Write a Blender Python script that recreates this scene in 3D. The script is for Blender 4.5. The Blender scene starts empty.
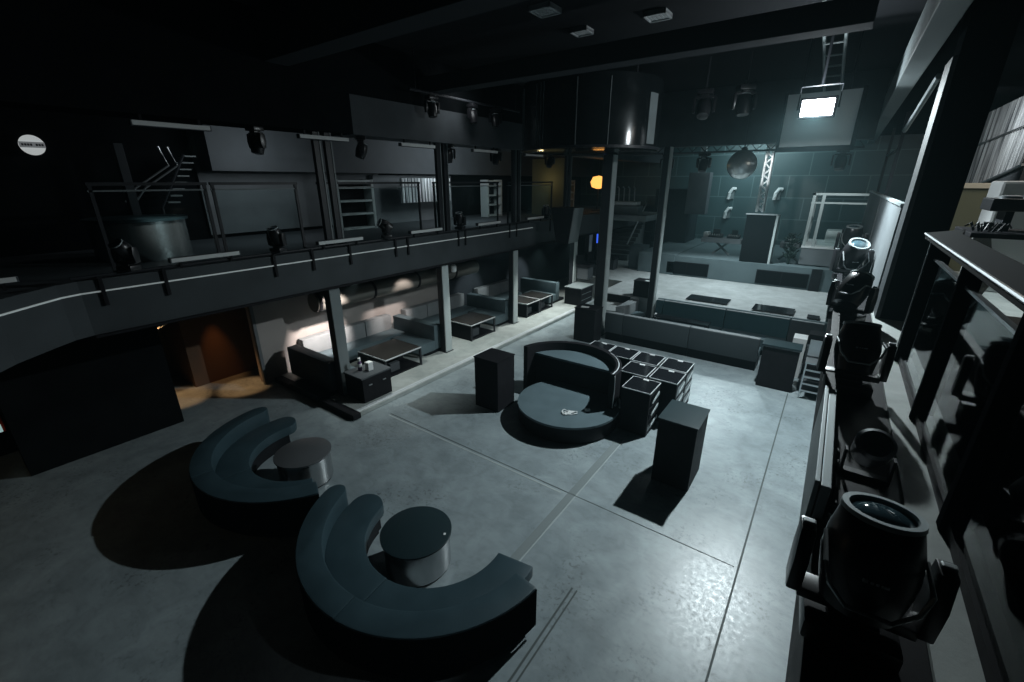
import bpy, bmesh, math, random
from math import sin, cos, pi, radians, sqrt, atan2
from mathutils import Vector, Matrix
random.seed(7)
SC = bpy.context.scene
COL = SC.collection

# ------------------------------------------------------------------ materials
def mat(name, color, rough=.5, metal=0., spec=None, emit=None, estr=0., noise=0., nscale=6., bump=0., coat=0.):
    if spec is None: spec = .5 if rough < .4 else (.25 if rough < .5 else .08)
    m = bpy.data.materials.new(name); m.use_nodes = True
    nt = m.node_tree; p = nt.nodes['Principled BSDF']
    p.inputs['Base Color'].default_value = (*color, 1)
    p.inputs['Roughness'].default_value = rough
    p.inputs['Metallic'].default_value = metal
    p.inputs['Specular IOR Level'].default_value = spec
    p.inputs['Coat Weight'].default_value = coat
    if emit:
        p.inputs['Emission Color'].default_value = (*emit, 1)
        p.inputs['Emission Strength'].default_value = estr
    if noise or bump:
        tc = nt.nodes.new('ShaderNodeTexCoord')
        n = nt.nodes.new('ShaderNodeTexNoise')
        n.inputs['Scale'].default_value = nscale; n.inputs['Detail'].default_value = 5
        nt.links.new(tc.outputs['Object'], n.inputs['Vector'])
        if noise:
            r = nt.nodes.new('ShaderNodeMapRange')
            r.inputs['To Min'].default_value = 1 - noise; r.inputs['To Max'].default_value = 1 + noise
            r.inputs['From Min'].default_value = .3; r.inputs['From Max'].default_value = .7
            nt.links.new(n.outputs['Fac'], r.inputs['Value'])
            mx = nt.nodes.new('ShaderNodeVectorMath'); mx.operation = 'SCALE'
            mx.inputs[0].default_value = color
            nt.links.new(r.outputs['Result'], mx.inputs['Scale'])
            nt.links.new(mx.outputs['Vector'], p.inputs['Base Color'])
            r2 = nt.nodes.new('ShaderNodeMapRange')
            r2.inputs['To Min'].default_value = max(.03, rough - .12); r2.inputs['To Max'].default_value = min(1, rough + .12)
            nt.links.new(n.outputs['Fac'], r2.inputs['Value'])
            nt.links.new(r2.outputs['Result'], p.inputs['Roughness'])
        if bump:
            b = nt.nodes.new('ShaderNodeBump'); b.inputs['Strength'].default_value = bump
            b.inputs['Distance'].default_value = .01
            nt.links.new(n.outputs['Fac'], b.inputs['Height'])
            nt.links.new(b.outputs['Normal'], p.inputs['Normal'])
    return m

def concrete(name, c0, c1, r0, r1, scratch=True):
    m = bpy.data.materials.new(name); m.use_nodes = True
    nt = m.node_tree; p = nt.nodes['Principled BSDF']; L = nt.links.new
    tc = nt.nodes.new('ShaderNodeTexCoord')
    def noise(scale, detail=6, dist=0., rough=.6):
        n = nt.nodes.new('ShaderNodeTexNoise'); n.inputs['Scale'].default_value = scale
        n.inputs['Detail'].default_value = detail; n.inputs['Distortion'].default_value = dist
        n.inputs['Roughness'].default_value = rough
        L(tc.outputs['Object'], n.inputs['Vector']); return n.outputs['Fac']
    def ramp(v, stops):
        r = nt.nodes.new('ShaderNodeValToRGB'); e = r.color_ramp.elements
        e[0].position, e[0].color = stops[0][0], (*[stops[0][1]]*3, 1)
        e[1].position, e[1].color = stops[-1][0], (*[stops[-1][1]]*3, 1)
        for s in stops[1:-1]:
            x = e.new(s[0]); x.color = (*[s[1]]*3, 1)
        L(v, r.inputs['Fac']); return r.outputs['Color']
    def mix(f, a, b, mode='MIX'):
        x = nt.nodes.new('ShaderNodeMix'); x.data_type = 'RGBA'; x.blend_type = mode
        if isinstance(f, float): x.inputs[0].default_value = f
        else: L(f, x.inputs[0])
        for i, v in ((6, a), (7, b)):
            if isinstance(v, tuple): x.inputs[i].default_value = (*v, 1)
            else: L(v, x.inputs[i])
        return x.outputs[2]
    big = noise(.55, 7, 1.2); mid = noise(2.6, 8, .8); fine = noise(16, 8, .3, .7); sp = noise(38, 4, 0, .8)
    c = mix(ramp(big, [(.32, 0), (.68, 1)]), c0, c1)
    c = mix(.45, c, ramp(mid, [(.3, .35), (.7, .75)]), 'OVERLAY')
    if scratch:
        dirt = ramp(fine, [(.54, 1), (.6, .6), (.8, .42)])
        area = ramp(noise(.9, 3, .6), [(.5, 0), (.62, 1)])
        c = mix(area, c, mix(1., c, dirt, 'MULTIPLY'))
        c = mix(1., c, ramp(sp, [(.70, 1), (.78, .55)]), 'MULTIPLY')
        mp = nt.nodes.new('ShaderNodeMapping'); mp.inputs['Scale'].default_value = (2.2, 5.5, 1); mp.inputs['Rotation'].default_value = (0, 0, .5)
        L(tc.outputs['Object'], mp.inputs['Vector'])
        ns = nt.nodes.new('ShaderNodeTexNoise'); ns.inputs['Scale'].default_value = 2.2; ns.inputs['Detail'].default_value = 9; ns.inputs['Roughness'].default_value = .72; ns.inputs['Distortion'].default_value = .5
        L(mp.outputs[0], ns.inputs['Vector'])
        c = mix(.6, c, ramp(ns.outputs['Fac'], [(.3, .72), (.5, 1), (.68, 1), (.8, .6)]), 'MULTIPLY')
    L(c, p.inputs['Base Color'])
    rr = nt.nodes.new('ShaderNodeMapRange')
    rr.inputs['From Min'].default_value = .3; rr.inputs['From Max'].default_value = .7
    rr.inputs['To Min'].default_value = r0; rr.inputs['To Max'].default_value = r1
    L(fine, rr.inputs['Value']); L(rr.outputs['Result'], p.inputs['Roughness'])
    b = nt.nodes.new('ShaderNodeBump'); b.inputs['Strength'].default_value = .3; b.inputs['Distance'].default_value = .003
    L(sp, b.inputs['Height']); L(b.outputs['Normal'], p.inputs['Normal'])
    p.inputs['Specular IOR Level'].default_value = .45
    return m

def glass_mat(name, tint=(.9, .95, .95), refl=.12):
    m = bpy.data.materials.new(name); m.use_nodes = True
    nt = m.node_tree; nt.nodes.remove(nt.nodes['Principled BSDF'])
    out = nt.nodes['Material Output']
    t = nt.nodes.new('ShaderNodeBsdfTransparent'); t.inputs[0].default_value = (*tint, 1)
    g = nt.nodes.new('ShaderNodeBsdfGlossy'); g.inputs['Roughness'].default_value = .03
    g.inputs['Color'].default_value = (.9, .95, .95, 1)
    f = nt.nodes.new('ShaderNodeLayerWeight'); f.inputs['Blend'].default_value = refl
    mx = nt.nodes.new('ShaderNodeMixShader')
    nt.links.new(f.outputs['Fresnel'], mx.inputs[0]); nt.links.new(t.outputs[0], mx.inputs[1]); nt.links.new(g.outputs[0], mx.inputs[2])
    nt.links.new(mx.outputs[0], out.inputs['Surface'])
    return m

def panel_mat(name, color, line, sx, sz, rough=.45):
    """large wall panels with thin grooves (brick texture in object space, X and Z)"""
    m = bpy.data.materials.new(name); m.use_nodes = True
    nt = m.node_tree; p = nt.nodes['Principled BSDF']; L = nt.links.new
    tc = nt.nodes.new('ShaderNodeTexCoord'); s = nt.nodes.new('ShaderNodeSeparateXYZ'); c = nt.nodes.new('ShaderNodeCombineXYZ')
    L(tc.outputs['Object'], s.inputs[0]); L(s.outputs['X'], c.inputs['X']); L(s.outputs['Z'], c.inputs['Y'])
    b = nt.nodes.new('ShaderNodeTexBrick'); b.offset = .5
    b.inputs['Scale'].default_value = 1; b.inputs['Brick Width'].default_value = sx; b.inputs['Row Height'].default_value = sz
    b.inputs['Mortar Size'].default_value = .02; b.inputs['Mortar Smooth'].default_value = 0
    b.inputs['Color1'].default_value = (*color, 1); b.inputs['Color2'].default_value = (*[k*.8 for k in color], 1)
    b.inputs['Mortar'].default_value = (*line, 1)
    L(c.outputs[0], b.inputs['Vector']); L(b.outputs['Color'], p.inputs['Base Color'])
    p.inputs['Roughness'].default_value = rough
    return m

def mirror_mat(name):
    m = bpy.data.materials.new(name); m.use_nodes = True
    nt = m.node_tree; p = nt.nodes['Principled BSDF']
    p.inputs['Base Color'].default_value = (.75, .8, .8, 1); p.inputs['Metallic'].default_value = .7; p.inputs['Roughness'].default_value = .3
    return m

def curtain_mat(name):
    """strings of crystal beads: fine vertical streaks"""
    m = bpy.data.materials.new(name); m.use_nodes = True
    nt = m.node_tree; p = nt.nodes['Principled BSDF']; L = nt.links.new
    tc = nt.nodes.new('ShaderNodeTexCoord'); mp = nt.nodes.new('ShaderNodeMapping')
    mp.inputs['Scale'].default_value = (9, 9, .35)
    n = nt.nodes.new('ShaderNodeTexNoise'); n.inputs['Scale'].default_value = 1.5; n.inputs['Detail'].default_value = 6
    L(tc.outputs['Object'], mp.inputs['Vector']); L(mp.outputs[0], n.inputs['Vector'])
    r = nt.nodes.new('ShaderNodeValToRGB')
    r.color_ramp.elements[0].position = .35; r.color_ramp.elements[0].color = (.08, .09, .1, 1)
    r.color_ramp.elements[1].position = .7; r.color_ramp.elements[1].color = (.85, .9, .92, 1)
    L(n.outputs['Fac'], r.inputs['Fac']); L(r.outputs['Color'], p.inputs['Base Color'])
    p.inputs['Roughness'].default_value = .3; p.inputs['Metallic'].default_value = .3
    return m

M = {}
M['floor'] = concrete('polished_concrete', (.18, .217, .232), (.27, .315, .33), .27, .46)
M['stage_floor'] = concrete('pale_stage_floor', (.32, .34, .34), (.42, .44, .44), .4, .6, False)
M['step_floor'] = concrete('platform_concrete', (.24, .27, .26), (.34, .36, .35), .4, .6, False)
M['ceiling'] = mat('black_ceiling_paint', (.012, .013, .015), .9)
M['beam'] = mat('dark_beam_paint', (.035, .038, .042), .9, spec=.02)
M['black'] = mat('matt_black', (.012, .012, .014), .55, noise=.15)
M['blackwall'] = mat('black_wall_paint', (.007, .008, .009), .95, spec=.0, noise=.2, nscale=2)
M['gloss'] = mat('gloss_black_lacquer', (.008, .009, .011), .11, spec=.6)
M['plastic'] = mat('black_fixture_plastic', (.011, .011, .013), .33)
M['fascia'] = mat('charcoal_fascia', (.052, .06, .065), .6, noise=.15, nscale=1.5)
M['grey'] = mat('grey_wall_paint', (.15, .165, .175), .65, noise=.15, nscale=1.2)
M['greydark'] = mat('dark_grey_paint', (.07, .078, .085), .6, noise=.12, nscale=1.5)
M['beige'] = mat('greige_plaster', (.34, .315, .30), .75, noise=.12, nscale=1.0)
M['navywall'] = mat('dark_navy_wall', (.035, .042, .05), .7, noise=.1, nscale=1.5)
M['leather'] = mat('slate_leather', (.028, .052, .064), .45, noise=.12, nscale=3, bump=.1)
M['leather2'] = mat('blue_grey_leather', (.085, .12, .135), .45, noise=.1, nscale=3, bump=.1)
M['leather3'] = mat('pale_grey_leather', (.24, .26, .27), .5, noise=.1, nscale=3)
M['plinth'] = mat('black_plinth_vinyl', (.01, .011, .013), .5)
M['steel'] = mat('painted_steel', (.16, .185, .19), .45, noise=.1, nscale=2)
M['darksteel'] = mat('dark_painted_steel', (.02, .022, .026), .45)
M['palesteel'] = mat('pale_painted_steel', (.42, .47, .47), .4)
M['silver'] = mat('brushed_silver', (.55, .58, .6), .3, metal=.9)
M['alu'] = mat('aluminium', (.30, .34, .35), .5, metal=.2)
M['chrome'] = mat('chrome', (.8, .82, .84), .1, metal=1)
M['trimline'] = mat('pale_edge_trim', (.5, .53, .55), .45)
M['white'] = mat('white_plastic', (.7, .72, .72), .5)
M['lens'] = mat('lens_glass', (.05, .09, .11), .04, spec=1., coat=1.)
M['teal'] = mat('teal_panel', (.11, .145, .155), .5, noise=.12, nscale=1.2)
M['backwall'] = panel_mat('teal_wall_panels', (.035, .07, .075), (.09, .14, .145), 1.6, 1.05)
M['glass'] = glass_mat('railing_glass')
M['mirror'] = mirror_mat('mirror_facets')
M['crystal'] = curtain_mat('crystal_strings')
M['velvet'] = mat('dark_curtain', (.02, .03, .035), .9)
M['tabletop'] = mat('smoky_table_top', (.016, .03, .035), .35, spec=.25)
M['drum'] = mat('satin_metal_drum', (.42, .44, .45), .24, metal=.9)
M['lamp'] = mat('lamp_lens_lit', (1, 1, 1), .5, emit=(.9, .97, 1), estr=14)
M['led'] = mat('dim_led_strip', (.6, .65, .65), .5, emit=(.75, .85, .85), estr=.13)
M['blue_led'] = mat('blue_led', (.02, .05, .3), .5, emit=(.05, .15, 1), estr=.9)
M['amber'] = mat('amber_lampshade', (.8, .4, .1), .6, emit=(1, .45, .1), estr=1.6)
M['olive'] = mat('olive_panel', (.13, .13, .085), .7)
M['red'] = mat('red_casing', (.35, .03, .01), .5)
M['cyan'] = mat('pale_lit_button', (.4, .6, .6), .5, emit=(.5, .75, .75), estr=.45)
M['sign'] = mat('sign_face', (.5, .52, .52), .5, emit=(.8, .85, .85), estr=.42)
M['signband'] = mat('sign_band', (.25, .27, .28), .5, emit=(.45, .48, .5), estr=.2)
M['ink'] = mat('dark_ink', (.02, .02, .02), .6)
M['purple'] = mat('purple_bottle', (.12, .07, .16), .25)
M['cream'] = mat('cream_upholstery', (.55, .5, .4), .6)
M['leaf'] = mat('dark_foliage', (.02, .035, .03), .7)
M['brownwall'] = mat('brown_corridor_wall', (.12, .075, .05), .75)
M['duct'] = mat('dark_duct_metal', (.16, .155, .14), .4, metal=.4)
M['glass2'] = glass_mat('smoky_railing_glass', (.9,.93,.93), .17)
M['gloss3'] = mat('satin_black_rail', (.006,.0085,.010), .7, spec=.05)
M['deadblack'] = mat('dead_black_frame', (.006, .007, .008), 1, spec=0)
M['grille'] = mat('vent_grille', (.33, .35, .36), .5)

# ------------------------------------------------------------------ geometry
ORG = {}
class B:
    def __init__(s): s.bm = bmesh.new()
    def face(s, vs):
        try: s.bm.faces.new(vs)
        except ValueError: pass
    def box(s, x0, x1, y0, y1, z0, z1, M4=None):
        v = [s.bm.verts.new(c) for c in ((x0,y0,z0),(x1,y0,z0),(x1,y1,z0),(x0,y1,z0),(x0,y0,z1),(x1,y0,z1),(x1,y1,z1),(x0,y1,z1))]
        for f in ((3,2,1,0),(4,5,6,7),(0,1,5,4),(1,2,6,5),(2,3,7,6),(3,0,4,7)): s.face([v[i] for i in f])
        if M4 is not None:
            for q in v: q.co = M4 @ q.co
        return s
    def prism(s, poly, z0, z1):
        a = [s.bm.verts.new((p[0], p[1], z0)) for p in poly]; b = [s.bm.verts.new((p[0], p[1], z1)) for p in poly]
        n = len(poly); s.face(a[::-1]); s.face(b)
        for i in range(n): s.face([a[i], a[(i+1)%n], b[(i+1)%n], b[i]])
        return s
    def extr(s, poly, axis, a0, a1):
        """polygon in the plane normal to axis ('x': (y,z); 'y': (x,z)) extruded"""
        f = (lambda p, t: (t, p[0], p[1])) if axis == 'x' else (lambda p, t: (p[0], t, p[1]))
        a = [s.bm.verts.new(f(p, a0)) for p in poly]; b = [s.bm.verts.new(f(p, a1)) for p in poly]
        n = len(poly); s.face(a[::-1]); s.face(b)
        for i in range(n): s.face([a[i], a[(i+1)%n], b[(i+1)%n], b[i]])
        return s
    def lathe(s, prof, c=(0,0,0), n=32, M4=None):
        rings = []
        for r, z in prof:
            rings.append([s.bm.verts.new((c[0]+r*cos(2*pi*i/n), c[1]+r*sin(2*pi*i/n), c[2]+z)) for i in range(n)] if r > 1e-5
                         else [s.bm.verts.new((c[0], c[1], c[2]+z))])
        for a, b in zip(rings, rings[1:]):
            for i in range(n):
                j = (i+1) % n
                if len(a) == 1 and len(b) == 1: continue
                if len(a) == 1: s.face([a[0], b[j], b[i]])
                elif len(b) == 1: s.face([a[i], a[j], b[0]])
                else: s.face([a[i], a[j], b[j], b[i]])
        if len(rings[0]) > 1: s.face(rings[0][::-1])
        if len(rings[-1]) > 1: s.face(rings[-1])
        if M4 is not None:
            for R in rings:
                for q in R: q.co = M4 @ q.co
        return s
    def arc(s, cx, cy, prof, a0, a1, n=40, round0=0, round1=0):
        """sweep an (r,z) profile (closed polygon) round an axis from a0 to a1 degrees"""
        rings = []
        for i in range(n+1):
            a = radians(a0 + (a1-a0)*i/n)
            rings.append([s.bm.verts.new((cx+r*cos(a), cy+r*sin(a), z)) for r, z in prof])
        k = len(prof)
        for a, b in zip(rings, rings[1:]):
            for i in range(k): s.face([a[i], a[(i+1)%k], b[(i+1)%k], b[i]])
        s.face(rings[0][::-1]); s.face(rings[-1])
        return s
    def tube(s, pts, r, n=8, closed=False):
        pts = [Vector(p) for p in pts]; m = len(pts); rings = []
        for i, p in enumerate(pts):
            if closed: d = pts[(i+1)%m] - pts[i-1]
            else: d = pts[min(i+1, m-1)] - pts[max(i-1, 0)]
            d.normalize(); u = d.cross(Vector((0,0,1)))
            if u.length < 1e-3: u = Vector((1,0,0))
            u.normalize(); w = u.cross(d)
            rings.append([s.bm.verts.new(p + (u*cos(2*pi*k/n) + w*sin(2*pi*k/n))*r) for k in range(n)])
        pr = list(zip(rings, rings[1:])) + ([(rings[-1], rings[0])] if closed else [])
        for a, b in pr:
            for k in range(n): s.face([a[k], a[(k+1)%n], b[(k+1)%n], b[k]])
        if not closed: s.face(rings[0][::-1]); s.face(rings[-1])
        return s
    def mesh(s, name, bevel=0, smooth=False, seg=2):
        bmesh.ops.recalc_face_normals(s.bm, faces=s.bm.faces)
        if bevel:
            e = [x for x in s.bm.edges if x.is_manifold and x.calc_face_angle(0) > .5]
            bmesh.ops.bevel(s.bm, geom=e, offset=bevel, segments=seg, affect='EDGES', profile=.6)
        me = bpy.data.meshes.new(name)
        s.bm.to_mesh(me); s.bm.free()
        if smooth:
            for p in me.polygons: p.use_smooth = True
            try: me.set_sharp_from_angle(angle=radians(40))
            except Exception: pass
        return me

def link(name, me, parent=None, loc=(0,0,0), rot=(0,0,0)):
    o = bpy.data.objects.new(name, me); COL.objects.link(o); o.location = loc; o.rotation_euler = rot
    if parent: o.parent = parent
    return o
def root_org(p):
    while p.parent: p = p.parent
    return ORG.get(p.name, Vector((0,0,0)))
def part(name, b, m, parent, bevel=0, smooth=False, label=None, seg=2):
    """mesh given in world coordinates, made a child of parent"""
    me = b.mesh(name, bevel, smooth, seg); me.transform(Matrix.Translation(-root_org(parent)))
    me.materials.append(m); o = link(name, me, parent)
    if label: o['label'] = label
    return o
def tag(o, label, cat, group=None):
    o['label'] = label; o['category'] = cat
    if group: o['group'] = group
    return o
def thing(name, label, cat, loc=(0,0,0), group=None):
    o = bpy.data.objects.new(name, None); COL.objects.link(o); o.location = loc; o.empty_display_size = .1
    ORG[o.name] = Vector(loc)
    return tag(o, label, cat, group)
def solo(name, b, m, label, cat, group=None, bevel=0, smooth=False, seg=2):
    """a thing that is one mesh; its origin goes to its own middle base"""
    me = b.mesh(name, bevel, smooth, seg); me.materials.append(m)
    xs = [v.co for v in me.vertices]
    c = Vector(((min(v.x for v in xs)+max(v.x for v in xs))/2, (min(v.y for v in xs)+max(v.y for v in xs))/2, min(v.z for v in xs)))
    me.transform(Matrix.Translation(-c))
    o = link(name, me, None, c); ORG[o.name] = c
    return tag(o, label, cat, group)
def struct(name, b, m, bevel=0, parent=None, smooth=False):
    me = b.mesh(name, bevel, smooth); me.materials.append(m); o = link(name, me, parent)
    if not parent: o['kind'] = 'structure'
    return o
def dup(o, loc, label=None, rotz=None):
    def cp(x, par):
        c = x.copy(); COL.objects.link(c)
        if par: c.parent = par
        for ch in x.children: cp(ch, c)
        return c
    r = cp(o, None); r.location = loc
    if rotz is not None: r.rotation_euler = (0, 0, rotz)
    if label: r['label'] = label
    return r
ORD = ['nearest', 'second', 'third', 'fourth', 'fifth', 'sixth', 'seventh', 'eighth', 'ninth', 'tenth', 'eleventh', 'twelfth']

# ================================================================== SETTING
struct('floor', B().box(-18, 8, -6, 30, -.15, 0), M['floor'])
# expansion joints and old tape lines on the floor
def strip(k, x0, x1, y0, y1, m, h=.004): struct('trim_%d' % k, B().box(x0, x1, y0, y1, 0, h), m)
M['joint'] = mat('floor_joint', (.09, .105, .105), .5)
M['tape'] = mat('worn_floor_tape', (.19, .22, .225), .5)
M['scuff'] = mat('pale_scuff', (.36, .40, .40), .5)
strip(1, -.16, -.135, .8, 12, M['joint'])
strip(2, -2.80, -2.67, 3.7, 7.6, M['tape'])
strip(3, -2.66, -2.645, 3.7, 7.6, M['scuff'], .003)
strip(4, -1.86, -1.835, .5, 3.9, M['joint'])
strip(35, -1.79, -1.77, .5, 3.9, M['joint'])
strip(5, -7.4, -.2, 5.50, 5.512, M['joint'])
strip(6, -7.4, -2.9, 5.42, 5.45, M['scuff'], .003)
# raised strip below the balcony, ribbed nosing
struct('trim_7', B().box(-14, -7.86, 5.0, 26, 0, .10), M['step_floor'], .004)
struct('trim_8', B().box(-8.02, -7.97, 5.0, 26, .10, .112).box(-7.94, -7.90, 5.0, 26, .10, .112), M['trimline'])
struct('trim_9', B().box(-11.2, -7.80, 4.80, 5.0, 0, .13), M['black'], .01)
# shell
struct('ceiling', B().box(-18, 8, -6, 30, 7.8, 8.0), M['ceiling'])
struct('wall_back', B().box(-18, 8, 27.0, 27.3, 0, 7.8), M['backwall'])
struct('wall_left', B().box(-11.6, -11.3, 4.62, 11.1, 0, 2.8), M['beige'])
struct('wall_left_far', B().box(-11.6, -11.3, 11.1, 27, 0, 2.8), M['navywall'])
struct('wall_left_upper', B().box(-14.2, -14, -6, 27, 2.8, 7.8), M['blackwall'])
struct('wall_right', B().box(6, 6.2, -6, 27, 0, 7.8), M['blackwall'])
# black wall block beside the doorway, door head
struct('wall_near', B().box(-11.5, -10.85, .22, 2.6, 0, 2.8), M['blackwall'])
struct('wall_recess', B().box(-12.4, -12.2, -3.5, .25, 0, 2.8), M['blackwall'])
struct('trim_10', B().box(-11.45, -10.95, 2.6, 4.62, 2.42, 2.8), M['blackwall'])
struct('trim_11', B().box(-11.32, -11.22, 4.56, 4.64, 0, 2.8), M['grey'], .005)
# corridor behind the doorway
struct('wall_corridor', B().box(-14.0, -12.55, 3.45, 5.2, 0, 2.8), M['brownwall'])
struct('wall_corridor_end', B().box(-14.4, -14.2, 1.4, 4, 0, 2.8), M['brownwall'])

# left balcony: slab, curved fascia
path = [(-8.8, 27), (-8.8, 1.35), (-8.72, 1.12), (-8.5, .85), (-8.15, .45), (-7.7, .1), (-7.0, -.35), (-6.0, -.8), (-4.5, -1.3)]
def along(path, prof):
    """sweep (offset to the left side, z) along a plan polyline"""
    b = B(); P = [Vector((x, y, 0)) for x, y in path]; rings = []
    for i, p in enumerate(P):
        d = (P[min(i+1, len(P)-1)] - P[max(i-1, 0)]).normalized(); nrm = Vector((d.y, -d.x, 0))
        rings.append([b.bm.verts.new(p + nrm*o + Vector((0,0,z))) for o, z in prof])
    k = len(prof)
    for a, c in zip(rings, rings[1:]):
        for i in range(k): b.face([a[i], a[(i+1)%k], c[(i+1)%k], c[i]])
    b.face(rings[0][::-1]); b.face(rings[-1]); return b
struct('trim_12', along(path, [(-.0, 2.8), (.12, 2.8), (.12, 3.62), (0, 3.62)]), M['fascia'])
struct('trim_13', along([(-8.8, 13.4)] + path[1:], [(-.025, 3.43), (-.002, 3.43), (-.002, 3.45), (-.025, 3.45)]), M['led'])
struct('trim_14', B().prism([(-8.9, 27), (-8.9, 1.3), (-8.3, .4), (-7.1, -.5), (-4.6, -1.45), (-4.6, -2), (-14, -6), (-14, 27)], 3.3, 3.5), M['greydark'])
struct('trim_15', along(path[:2], [(-.06, 2.76), (.02, 2.76), (.02, 2.80), (-.06, 2.80)]), M['black'])

# bulkhead over the balcony, ceiling beams
struct('trim_16', B().box(-9.6, -8.85, -6, 6.4, 5.95, 7.8), M['blackwall'])  # shadowed near stretch of the bulkhead, its shade put into black paint
struct('trim_33', B().box(-9.6, -8.85, 6.4, 27, 5.95, 6.72), M['greydark'])
struct('trim_36', B().box(-9.6, -8.9, 6.4, 27, 6.72, 7.8), M['blackwall'])
struct('trim_17', B().box(-12.5, -.15, 8.45, 8.85, 7.0, 7.34), M['beam'], .01)
struct('trim_18', B().box(-12.5, .2, 4.7, 5.15, 7.0, 7.8), M['beam'], .01)
struct('trim_19', B().box(-9.5, .35, 16.6, 17.0, 6.1, 7.8), M['fascia'], .01)
struct('trim_20', B().box(.36, .62, 5.5, 27, 6.6, 7.2), M['steel'], .01)
struct('trim_21', B().box(.62, 6, -6, 27, 6.9, 7.1), M['blackwall'])

# right mezzanine deck and ledge
struct('trim_22', B().box(.66, 6, -6, 20.5, 3.05, 3.2), M['step_floor'])
struct('trim_23', B().box(.24, .66, 1.0, 20.5, 2.75, 3.18), M['black'], .005)
struct('trim_24', B().box(.19, .215, 2.65, 4.15, 2.9, 3.42).box(.222, .27, 2.65, 4.15, 2.9, 3.40), M['alu'], .004)
struct('trim_37', B().box(.19, .27, 4.15, 20.5, 2.9, 3.36), M['black'], .004)

# ================================================================== LIGHTS
def light(kind, loc, energy, color=(1,1,1), size=.1, target=None, spot=None, blend=.3):
    l = bpy.data.lights.new('light', kind); l.energy = energy; l.color = color
    if kind == 'AREA': l.size = size
    else: l.shadow_soft_size = size
    o = bpy.data.objects.new('light', l); COL.objects.link(o); o.location = loc
    if spot: l.spot_size = radians(spot); l.spot_blend = blend
    if target:
        d = Vector(target) - Vector(loc); o.rotation_euler = d.to_track_quat('-Z', 'Y').to_euler()
    return o

# ================================================================== CURVED SOFAS
def arcpoly(cx, cy, r0, r1, a0, a1, z0, z1, capr=0, n=48):
    """plan outline of a ring segment; capr rounds the corners of the a0 end"""
    pts = []
    for i in range(n+1):
        a = radians(a0 + (a1-a0)*i/n); pts.append((cx+r1*cos(a), cy+r1*sin(a)))
    for i in range(n+1):
        a = radians(a1 + (a0-a1)*i/n); pts.append((cx+r0*cos(a), cy+r0*sin(a)))
    if capr:
        # rounded nose at a0: replace the flat end by half an ellipse
        a = radians(a0); mid = (r0+r1)/2; hw = (r1-r0)/2; nose = []
        t = -1 if a1 > a0 else 1
        for k in range(1, 12):
            f = pi*k/12; rr = mid - hw*cos(f); off = t*capr*sin(f)/mid
            nose.append((cx+rr*cos(a+off), cy+rr*sin(a+off)))
        pts += nose
    return pts
def sofa(cx, cy, a_back, a_seat, joint, label, seam_drop=.012):
    t = thing('curved_sofa', label, 'sofa', (cx, cy, 0), 'curved lounge sofas on the dance floor')
    (b0, b1), (s0, s1) = a_back, a_seat
    part('plinth', B().prism(arcpoly(cx, cy, 1.03, 1.69, s0+2, b1-1, 0, .1), 0, .14), M['plinth'], t)
    part('base', B().prism(arcpoly(cx, cy, .99, 1.735, s0+1, b1, 0, .3), .10, .30), M['plinth'], t)
    part('back_panel', B().prism(arcpoly(cx, cy, 1.75, 1.776, b0, b1, 0, 0), .12, .675), M['deadblack'], t)  # unlit outer side of the sofa, shade laid on as dead black
    for i, (x0, x1, dz) in enumerate(((b0, joint, 0), (joint, b1, seam_drop))):
        bb = B().prism(arcpoly(cx, cy, 1.465, 1.77, x0, x1, 0, 0, .2 if i == 0 else 0), .28, .715-dz)
        part('backrest', bb, M['leather'], t, .02, True)
    for i, (x0, x1, dz) in enumerate(((s0, joint-2, 0), (joint-2, s1, seam_drop))):
        bb = B().prism(arcpoly(cx, cy, .97, 1.467, x0, x1, 0, 0, .22 if i == 0 else 0), .28, .46-dz)
        part('seat', bb, M['leather'], t, .02, True)
    return t
sofa(-3.68, 3.31, (-158, -6), (-166, 9), -82, 'slate leather curved sofa nearest the camera wrapped around a round drum table')
sofa(-6.97, 3.36, (-175, -26), (-187, -29), -100, 'slate leather curved sofa further left beside the dark wall')
M['drumtop'] = mat('satin_grey_top', (.16, .17, .18), .28, metal=.5)
def drum(cx, cy, label, s=1., top='tabletop'):
    t = thing('drum_table', label, 'table', (cx, cy, 0), 'round drum tables inside the curved sofas')
    part('base', B().lathe([(.5*s, 0), (.5*s, .03)], (cx, cy, 0), 48), M['black'], t)
    part('drum_body', B().lathe([(.515*s, .03), (.515*s, .515)], (cx, cy, 0), 64), M['drum'], t, smooth=True)
    part('table_top', B().lathe([(.545*s, .515), (.555*s, .525), (.555*s, .545), (.54*s, .55), (0, .55)], (cx, cy, 0), 64), M[top], t, smooth=True)
    return t
drum(-3.79, 3.02, 'round drum table with smoky top and satin metal side inside the nearer curved sofa', .86)
drum(-6.78, 3.12, 'round drum table mostly hidden behind the seat of the further curved sofa', .84, 'drumtop')
b = B(); b.box(-.016, .016, -.016, .016, 0, .004, Matrix.Translation((-3.43, 3.20, .551)) @ Matrix.Rotation(.6, 4, 'Z'))
solo('table_tag', b, M['white'], 'tiny white square tag on the rim of the nearer round table', 'tag')

M_d = 0
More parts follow.
